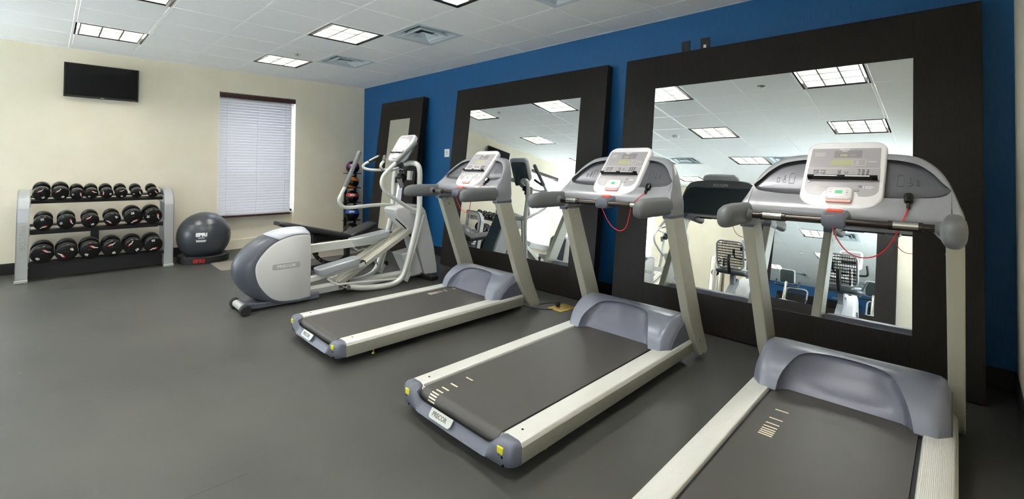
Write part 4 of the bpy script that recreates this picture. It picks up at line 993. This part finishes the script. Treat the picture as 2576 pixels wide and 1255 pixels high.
def build_dumbbells(shelves):
    rows = [
        [(-4.236, .0765, 20, 20), (-4.081, .0765, 20, 30), (-3.938, .0645, 15, -90), (-3.810, .0645, 15, -35), (-3.672, .064, 10, 80), (-3.533, .063, 10, 5), (-3.380, .061, 5, -75), (-3.215, .060, 5, -65)],
        [(-4.215, .081, 25, 190), (-4.024, .081, 25, -80), (-3.818, .081, 30, 25), (-3.617, .081, 30, 130), (-3.415, .0955, 35, 195), (-3.219, .0955, 35, -90)],
        [(-4.217, .0975, 40, -40), (-4.018, .0975, 40, 125), (-3.817, .0975, 45, -35), (-3.617, .0975, 45, 15), (-3.417, .0975, 50, 40), (-3.219, .0975, 50, 185)]]
    ordn = ['first', 'second', 'third', 'fourth', 'fifth', 'sixth', 'seventh', 'eighth']
    tier = ['top', 'middle', 'bottom']
    cache = {}
    for k, (row, (x0, z0, x1, z1)) in enumerate(zip(rows, shelves)):
        dx, dz = x1 - x0, z1 - z0; l = math.hypot(dx, dz); d = Vector((dx / l, 0, dz / l)); u = Vector((-d.z, 0, d.x))
        for n, (y, r, wt, rot) in enumerate(row):
            end = ', beside the ' + ('left' if n == 0 else 'right') + ' end frame' if n in (0, len(row) - 1) else ''
            lab = 'black %d pound dumbbell, %s from the left on the %s tier' % (wt, ordn[n], tier[k])
            t = thing('dumbbell', lab, 'dumbbell', (0, 0, 0), 0, 'dumbbells on the ' + tier[k] + ' tier')
            hl = .045 + r * .40                       # head length
            L_ = .125 + 2 * hl
            c = Vector((x0, y, z0)) + d * (l - L_ / 2 + .03) + u * (r + .001)
            if k == 0: c = Vector((x0, y, z0)) + d * (l - L_ / 2 + .02) + u * (r + .001)
            t.matrix_world = basis(c, d, (0, 1, 0), u)
            key = (r, hl)
            if key not in cache:
                hs = []
                for s in (-1, 1):
                    f = s * L_ / 2
                    b = B(); b.lathe([(0, 0.0), (r * .80, 0.0), (r * .93, .004), (r * .985, .012), (r, .022), (r, hl - .012), (r * .97, hl - .004), (r * .80, hl), (.016, hl)], (f, 0, 0), (-s, 0, 0), 36)
                    h = b.build('head', 'urethane', t, ang=50)
                    b = B(); b.lathe([(r * .995, hl - .018), (r * 1.006, hl - .014), (r * 1.006, hl - .008), (r * .98, hl - .003)], (f, 0, 0), (-s, 0, 0), 36); b.build('rim', 'urethane_rim', h, ang=60)
                    b = B(); b.lathe([(0, -.0012), (r * .16, -.0012), (r * .18, .001)], (f, 0, 0), (-s, 0, 0), 20); b.build('hub', 'gloss_black', h)
                    hs.append(h)
                b = B(); b.tube([(-L_ / 2 + hl - .01, 0, 0), (-.05, 0, 0), (0, 0, 0), (.05, 0, 0), (L_ / 2 - hl + .01, 0, 0)], .015, 14, rs=[.014, .015, .0175, .015, .014], sub=4)
                g = b.build('handle', 'chrome', t, ang=60)
                cache[key] = (hs, g)
            else:
                hs = []
                for h0 in cache[key][0]:
                    h = h0.copy(); COL.objects.link(h); h.parent = t; hs.append(h)
                    for q in h0.children:
                        if q.name.startswith(('rim', 'hub')):
                            c2 = q.copy(); COL.objects.link(c2); c2.parent = h
                g = cache[key][1].copy(); COL.objects.link(g); g.parent = t
            a = math.radians(rot); f = L_ / 2 + .0008
            F = basis((f, 0, 0), (0, math.cos(a), math.sin(a)), (0, -math.sin(a), math.cos(a)), (1, 0, 0))
            b = B(); s = r / .1
            b.plate([(-.040 * s, .036 * s), (.016 * s, .036 * s), (.026 * s, .057 * s), (-.032 * s, .057 * s)], F, .0006)
            b.build('logo_patch', 'logo_red', hs[1], smooth=False)
            b = B(); z = [(-.020, .040), (-.008, .056), (-.004, .043), (.007, .056), (.011, .043), (.022, .054), (.042, .062)]
            F2 = F @ Matrix.Translation((0, 0, .0008))
            for p, q in zip(z, z[1:]): b.beam(F2 @ Vector((p[0] * s, p[1] * s, 0)), F2 @ Vector((q[0] * s, q[1] * s, 0)), .0085 * s, .0006, (1, 0, 0))
            b.build('logo_mark', 'print_white', hs[1], smooth=False)
            b = B(); b.text(str(wt), .036 * s, F @ Matrix.Translation((0, -.058 * s, .0004)), .0004, bold=.0012 * s)
            b.build('weight_number', 'print_white', hs[1], smooth=False)

def build_balls():
    # stability ball on its ring
    cx, cy, r = .52, -2.640, .318; zc = .335
    t = thing('stability_ball', 'large glossy dark grey exercise ball on a black ring base', 'exercise ball', (cx, cy, 0))
    prof = []
    for i in range(73):
        a = PI * i / 72; h = -math.cos(a) * r; rr = math.sin(a) * r
        for c in (-.235, -.205, -.175, .165, .195, .225): rr -= .0032 * math.exp(-((h - c) / .006) ** 2)
        prof.append((max(rr, 0), h))
    prof[0] = (0, -r); prof[-1] = (0, r)
    b = B(); b.lathe(prof, (0, 0, zc), unit((.12, -.06, 1)), 56); bl = b.build('ball', 'ball_grey', t, ang=70)
    def on_ball(ang, el, s, size, bold, mat, name):
        d = Vector((math.cos(el) * math.cos(ang), math.cos(el) * math.sin(ang), math.sin(el))); e = Vector((-math.sin(ang), math.cos(ang), 0)); n = d.cross(e)
        b = B(); b.text(s, size, basis(Vector((0, 0, zc)) + d * (r + .0015), e, n, d), .0005, bold=bold, sx=1.15)
        for v in b.bm.verts:
            w = v.co - Vector((0, 0, zc)); v.co = Vector((0, 0, zc)) + w.normalized() * (r + .0012 + (w.length - r) * .1)
        return b.build(name, mat, bl, smooth=False)
    A = -.30
    on_ball(A, .16, 'SPRI', .062, .004, 'print_white', 'lettering'); [on_ball(A + da, el, '_' * n, sz, .003, 'print_white', 'small_print') for da, el, n, sz in ((.0, .07, 5, .024), (-.01, -.03, 9, .022), (-.01, -.06, 8, .022), (-.02, -.09, 8, .022))]
    b = B(); b.lathe([(.285, .0), (.30, .004), (.300, .088), (.288, .098), (.262, .098), (.20, .070), (.20, .03), (.24, 0)], (cx, cy, 0), n=48)
    o = b.build('ring_stand', 'rubber_black', None, ang=50); tag(o, 'round black ring stand with red lettering under the exercise ball', 'ball stand')
    for v in o.data.vertices: v.co.x -= cx; v.co.y -= cy
    o.location = (cx, cy, 0)
    b = B(); d = Vector((math.cos(-.38), math.sin(-.38), 0)); e = Vector((math.sin(.38), math.cos(.38), 0)); b.text('SPRI', .062, basis(d * .302 + Vector((0, 0, .045)), e, (0, 0, 1), d), .0005, bold=.004, sx=1.2)
    for v in b.bm.verts:
        q = math.hypot(v.co.x, v.co.y); v.co.x *= .3012 / q; v.co.y *= .3012 / q
    b.build('lettering', 'logo_red', o, smooth=False)
    # medicine ball tower
    X, Y0 = .21, -.318
    t = thing('ball_tower', 'black upright rack holding five medicine balls in the corner', 'ball rack', (X, Y0, 0))
    b = B()
    b.box(-.145, -.105, .0975, .135, 0, 1.20).box(-.185, -.150, -.07, -.025, 0, .98); b.build('post', 'rack_black', t, bev=.003)
    b = B(); b.box(-.13, .17, -.13, .15, 0, .025); b.build('base', 'rack_black', t, bev=.005)
    zs = [1.271, 1.013, .757, .463, .165]; rs = [.113, .108, .110, .124, .135]
    for z, r in zip(zs[:4], rs):
        b = B(); w = math.sqrt(r * r - .055 ** 2) + .0075
        for s in (-.055, .055): b.cyl((s, -.15, z - w), (s, .14, z - w), .006, n=8)
        b.box(-.15, .055, .125, .14, z - w - .01, z - w + .006); b.build('shelf_bars', 'rack_black', t)
    cols = ['paint_magenta', 'paint_orange', 'paint_red', 'paint_blue', 'urethane']
    labs = ['purple-banded black medicine ball on top of the corner rack', 'orange and black medicine ball below the purple one', 'red-banded black medicine ball in the middle of the corner rack', 'blue-banded black medicine ball above the lowest one', 'black medicine ball with red lettering at the foot of the corner rack']
    for z, r, m, lab in zip(zs, rs, cols, labs):
        t = thing('medicine_ball', lab, 'medicine ball', (X + .0, Y0, z), 0, 'medicine balls in the corner rack')
        bl = B().ball((0, 0, 0), r, 36, 24).build('ball', 'urethane', t, ang=80)
        d0 = unit((.9, -.44, .0)); e = Vector((-d0.y, d0.x, 0))
        if m != 'urethane':
            def band(t0, t1, tilt):
                b = B(); ax = unit(Vector((0, 0, 1)) * math.cos(tilt) + e * math.sin(tilt)); b.lathe([(math.cos(q) * r * 1.004, math.sin(q) * r * 1.004) for q in [t0 + (t1 - t0) * k / 8 for k in range(9)]], (0, 0, 0), ax, 40)
                b.build('band', m, bl, ang=80)
            if m == 'paint_orange': band(.35, 1.0, .25); band(-1.1, -.62, .25)
            else: band(.06, .62, .05)
        el = .34 if m != 'urethane' else .20
        dd = unit(d0 * math.cos(el) + Vector((0, 0, math.sin(el)))); up = dd.cross(e) * -1
        if m != 'paint_orange':
            b = B(); b.text('SPRI', r * (.34 if m != 'urethane' else .52), basis(dd * (r * 1.01), e, e.cross(dd) * -1, dd), .0006, bold=.003, sx=1.2)
            for v in b.bm.verts: v.co = v.co.normalized() * r * 1.012
            b.build('lettering', 'print_white' if m != 'urethane' else 'logo_red', bl, smooth=False)

def build_bench():
    t = thing('weight_bench', 'black adjustable weight bench behind the elliptical', 'weight bench', (2.1, -1.6, 0))
    Y = lambda y: y + 1.6
    def pad(p0, p1, w0, w1, th, name):
        p0, p1 = Vector(p0), Vector(p1); d = (p1 - p0).normalized(); u = Vector((0, -d.z, d.y)); u = u if u.z > 0 else -u; l = (p1 - p0).length
        L = []
        for k in range(13):
            s = k / 12; w = (w0 + (w1 - w0) * s) / 2; e = min(1, min(s, 1 - s) / .08); w *= .80 + .20 * math.sqrt(e); h = th * (.7 + .3 * math.sqrt(e))
            o = p0 + d * l * s
            L.append([o + Vector((q[0], 0, 0)) + u * (q[1]) for q in rrect(w * 2, h, h * .42, 4)])
        return B().loft(L).build(name, 'vinyl_pad', t, ang=50)
    pad((0, Y(-2.245), .622), (0, Y(-1.35), .392), .24, .29, .062, 'back_pad')
    pad((0, Y(-1.36), .395), (0, Y(-.985), .525), .29, .24, .062, 'seat_pad')
    b = B(); b.beam((0, Y(-2.05), .535), (0, Y(-1.40), .365), .05, .05); b.beam((0, Y(-1.35), .355), (0, Y(-1.03), .465), .05, .05); b.build('pad_frame', 'rack_black', t, bev=.003)
    b = B(); b.beam((0, Y(-1.95), .05), (0, Y(-.95), .05), .06, .06); b.beam((0, Y(-1.36), .05), (0, Y(-1.36), .37), .06, .06, (0, 1, 0)); b.build('main_frame', 'rack_black', t, bev=.004)
    b = B(); b.beam((-.30, Y(-.95), .03), (.30, Y(-.95), .03), .06, .06); b.beam((-.24, Y(-1.95), .03), (.24, Y(-1.95), .03), .06, .06); b.build('foot_bar', 'rack_black', t, bev=.01)
    b = B()
    pts = [(.0, Y(-1.55) + .265 * math.cos(a), .335 + .265 * math.sin(a)) for a in [math.radians(185 + 130 * k / 10) for k in range(11)]]
    for p, q in zip(pts, pts[1:]): b.beam(p, q, .02, .045, (0, 0, 1) if abs(q[2] - p[2]) < .03 else (0, 1, .2))
    b.build('ladder_arc', 'rack_black', t)
    b = B()
    for a in [math.radians(200 + 14 * k) for k in range(7)]: b.beam((.0105, Y(-1.55) + .255 * math.cos(a), .335 + .255 * math.sin(a)), (.0105, Y(-1.55) + .277 * math.cos(a), .335 + .277 * math.sin(a)), .004, .003, (1, 0, 0))
    b.build('ladder_marks', 'badge_silver', t)
    b = B(); b.beam((0, Y(-1.80), .47), (0, Y(-1.77), .20), .05, .05, (0, 1, 0)); b.build('support_strut', 'rack_black', t, bev=.003)
    b = B(); b.lathe([(0, 0), (.016, .002), (.018, .02), (.012, .032), (0, .034)], (.06, Y(-1.42), .325), (1, 0, 0), 16); b.cyl((0, Y(-1.42), .325), (.07, Y(-1.42), .325), .006, n=8); b.build('pull_knob', 'chrome', t)
    # mat on the floor
    b = B(); b.prism(rrect(.585, 1.83, .05, 5, 1.098, -1.715), 'z', 0.0, .008); tag(b.build('exercise_mat', 'mat_taupe', bev=.002), 'thin taupe exercise mat on the floor below the window', 'exercise mat')

# ------------------------------------------------------------------ things seen only in the mirrors
def build_bike(label, loc, rz):
    t = thing('recumbent_bike', label, 'exercise bike', loc, rz, 'recumbent bikes seen in the mirror')
    B().beam((0, -.75, .09), (0, .62, .09), .09, .09).box(-.28, .28, -.80, -.70, 0, .07).box(-.25, .25, .60, .70, 0, .07).build('base_frame', 'bike_grey', t, bev=.012)
    b = B(); b.beam((0, -.66, .12), (0, -.20, .50), .10, .12); b.beam((0, -.30, .10), (0, -.38, .60), .08, .10, (0, 1, 0)); b.build('seat_post', 'bike_grey', t, bev=.01)
    b = B(); b.loft([[Vector((p[0] * k, -.36 + p[1] * k, z)) for p in rrect(.56, .46, .10, 5)] for k, z in ((.86, .60), (1, .635), (1, .665), (.93, .672))]); b.build('seat_tray', 'bike_dark', t)
    def mesh_panel(w, h, M, name):
        o = B(); pts = [M @ Vector((p[0], p[1], 0)) for p in rrect(w, h, .09, 6)]; o.tube(pts + [pts[0]], .016, 10); r = o.build(name, 'bike_grey', t, ang=60)
        b = B()
        for k in range(-10, 11): b.beam(M @ Vector((k * w / 21.5, -h / 2 * (.98 if abs(k) < 7 else .8), 0)), M @ Vector((k * w / 21.5, h / 2 * (.98 if abs(k) < 7 else .8), 0)), .009, .005, M.to_3x3() @ Vector((0, 0, 1)))
        for k in range(-4, 5): b.beam(M @ Vector((-w / 2, k * h / 10, 0)), M @ Vector((w / 2, k * h / 10, 0)), .014, .006, M.to_3x3() @ Vector((0, 0, 1)))
        b.build('seat_mesh', 'mesh_grey' if name == 'seat_frame' else 'gloss_black', r, smooth=False); return r
    mesh_panel(.44, .40, basis((0, -.33, .705), (1, 0, 0), (0, 1, .06), (0, -.06, 1)), 'seat_frame')
    mesh_panel(.46, .50, basis((0, -.62, .95), (1, 0, 0), unit((0, -.28, 1)), unit((0, 1, .28))), 'back_frame')
    b = B(); b.tube([(-.26, -.35, .66), (-.30, -.30, .80), (-.30, -.16, .84)], .014, 10, sub=5); b.tube([(.26, -.35, .66), (.30, -.30, .80), (.30, -.16, .84)], .014, 10, sub=5); b.tube([(0, -.56, .62), (0, -.66, .80), (0, -.67, .95)], .03, 10, sub=5); b.build('side_grips', 'matte_black', t)
    b = B(); L = []
    for x, k in ((-.10, .88), (-.085, .98), (0, 1), (.085, .98), (.10, .88)): L.append([Vector((x, .36 + y * k, .31 + z * k)) for y, z in ((-.26, -.16), (-.20, .10), (-.05, .24), (.12, .30), (.24, .22), (.30, 0), (.26, -.20), (.0, -.26))])
    b.loft(L); b.build('drive_shroud', 'shroud_grey', t, ang=50)
    for s in (-1, 1):
        b = B(); b.beam((s * .12, .30, .33), (s * .13, .30 + s * .02, .33 + s * .17), .02, .03, (0, 1, 0)); b.box(s * .17 - .05, s * .17 + .05, .25 + s * .02, .37 + s * .02, .32 + s * .17, .35 + s * .17); b.build('pedal_crank', 'bike_dark', t, bev=.005)
    b = B(); b.tube([(0, .46, .50), (0, .42, .80), (0, .38, 1.05)], .035, 14); b.build('console_mast', 'chrome', t)
    Mc = basis((0, .35, 1.20), (1, 0, 0), unit((0, .35, .94)), unit((0, -.94, .35)))
    b = B(); b.loft([[Mc @ Vector((p[0] * k, p[1] * k, lz)) for p in rrect(.33, .34, .05, 6)] for k, lz in ((.94, -.03), (1, -.015), (.98, .0), (.94, .006))]); bz = b.build('display_panel', 'bezel_white', t)
    b = B(); b.plate(rrect(.27, .22, .012, 4, 0, .03), Mc @ Matrix.Translation((0, 0, .0045)), .003); b.build('overlay', 'overlay_grey', bz)
    b = B(); b.box(-.12, .12, -.085, -.06, .007, .03, Mc); b.build('reading_rack', 'gloss_black', bz)
    b = B(); b.loft([[Mc @ Vector((p[0] * k, p[1] * k, lz)) for p in rrect(.33, .34, .05, 6)] for k, lz in ((.92, -.029), (.86, -.05), (.6, -.06))]); b.build('console_back', 'bike_dark', t)
    b = B(); b.tube([(-.235, .27, 1.12), (-.24, .33, 1.0), (-.20, .385, .955), (0, .40, .95), (.20, .385, .955), (.24, .33, 1.0), (.235, .27, 1.12)], .017, 10, sub=6); b.build('handlebar', 'matte_black', t)
    return t

def build_mirror_things():
    t = build_bike('recumbent bike seen in the largest mirror, nearer the steel dispenser', (4.62, -6.25, 0), PI)
    dup(t, (6.25, -6.25, 0), PI, 'recumbent bike seen in the largest mirror, nearer the right wall')
    t = thing('wipes_dispenser', 'stainless steel cylinder bin standing at the opposite wall, seen in the mirror', 'dispenser', (3.62, -7.92, 0))
    b = B(); b.lathe([(.0, 0), (.165, 0), (.165, .02), (.16, .03), (.16, .97), (.150, .985), (.10, .985), (.10, .96), (0, .96)], n=40); b.build('body', 'stainless', t, ang=40)
    b = B(); b.lathe([(0, 0), (.04, .0), (.02, .05), (.035, .075), (.0, .09)], (0, 0, .96), n=14); b.build('wipe', 'print_white', t)
    b = B(); b.loft([[Vector((p[0], (.158 + dz) * math.sqrt(max(0, 1 - (p[0] / .17) ** 2)), p[1])) for p in rrect(.17, .12, .058, 8, 0, .62)] for dz in (-.01, .004)]); b.build('bin_opening', 'gloss_black', t)
# ------------------------------------------------------------------ camera and light
def camera():
    cd = bpy.data.cameras.new('camera'); c = bpy.data.objects.new('camera', cd); COL.objects.link(c)
    F, R, U = CAMF, CAMR, CAMU
    c.matrix_world = Matrix(((R[0], U[0], -F[0], CAMC[0]), (R[1], U[1], -F[1], CAMC[1]), (R[2], U[2], -F[2], CAMC[2]), (0, 0, 0, 1)))
    cd.sensor_fit = 'HORIZONTAL'; cd.sensor_width = 36.0; cd.lens = 1159.43 * 36.0 / 2576
    cd.shift_x = 60.28 / 2576; cd.shift_y = -230.33 / 2576; cd.clip_start = 0.02; cd.clip_end = 100
    SC.camera = c

def world():
    w = bpy.data.worlds.new('sky'); SC.world = w; w.use_nodes = True
    bg = w.node_tree.nodes['Background']; bg.inputs['Color'].default_value = (0.72, 0.86, 1.0, 1); bg.inputs['Strength'].default_value = SKY

    s = bpy.data.lights.new('sun', 'SUN'); o = bpy.data.objects.new('sun', s); COL.objects.link(o)
    s.energy = SUN; s.color = (0.82, 0.93, 1.0); s.angle = 0.01; o.rotation_euler = (math.radians(3), math.radians(-2), 0); o.location = (4, -12, 12)

setup_materials()
build_room(); build_ceiling_things(); build_wall_things()
build_treadmills()
e = build_elliptical('elliptical trainer with grey drive housing, between the bench and the farthest treadmill', (3.165, -1.9, 0), 0)
dup(e, (3.2, -5.75, 0), PI, 'second elliptical trainer, seen only in the largest mirror')
build_dumbbells(build_rack()); build_balls(); build_bench(); build_mirror_things()
camera(); world()
SC.view_settings.view_transform = 'Standard'; SC.view_settings.look = 'None'; SC.view_settings.gamma = 1.0
SC.view_settings.use_curve_mapping = False; SC.view_settings.exposure = EXPOSURE
SC.cycles.max_bounces = 12; SC.cycles.glossy_bounces = 6; SC.cycles.diffuse_bounces = 8; SC.cycles.sample_clamp_indirect = 80.0
SC.cycles.caustics_reflective = True; SC.cycles.caustics_refractive = False
SC.cycles.use_denoising = True
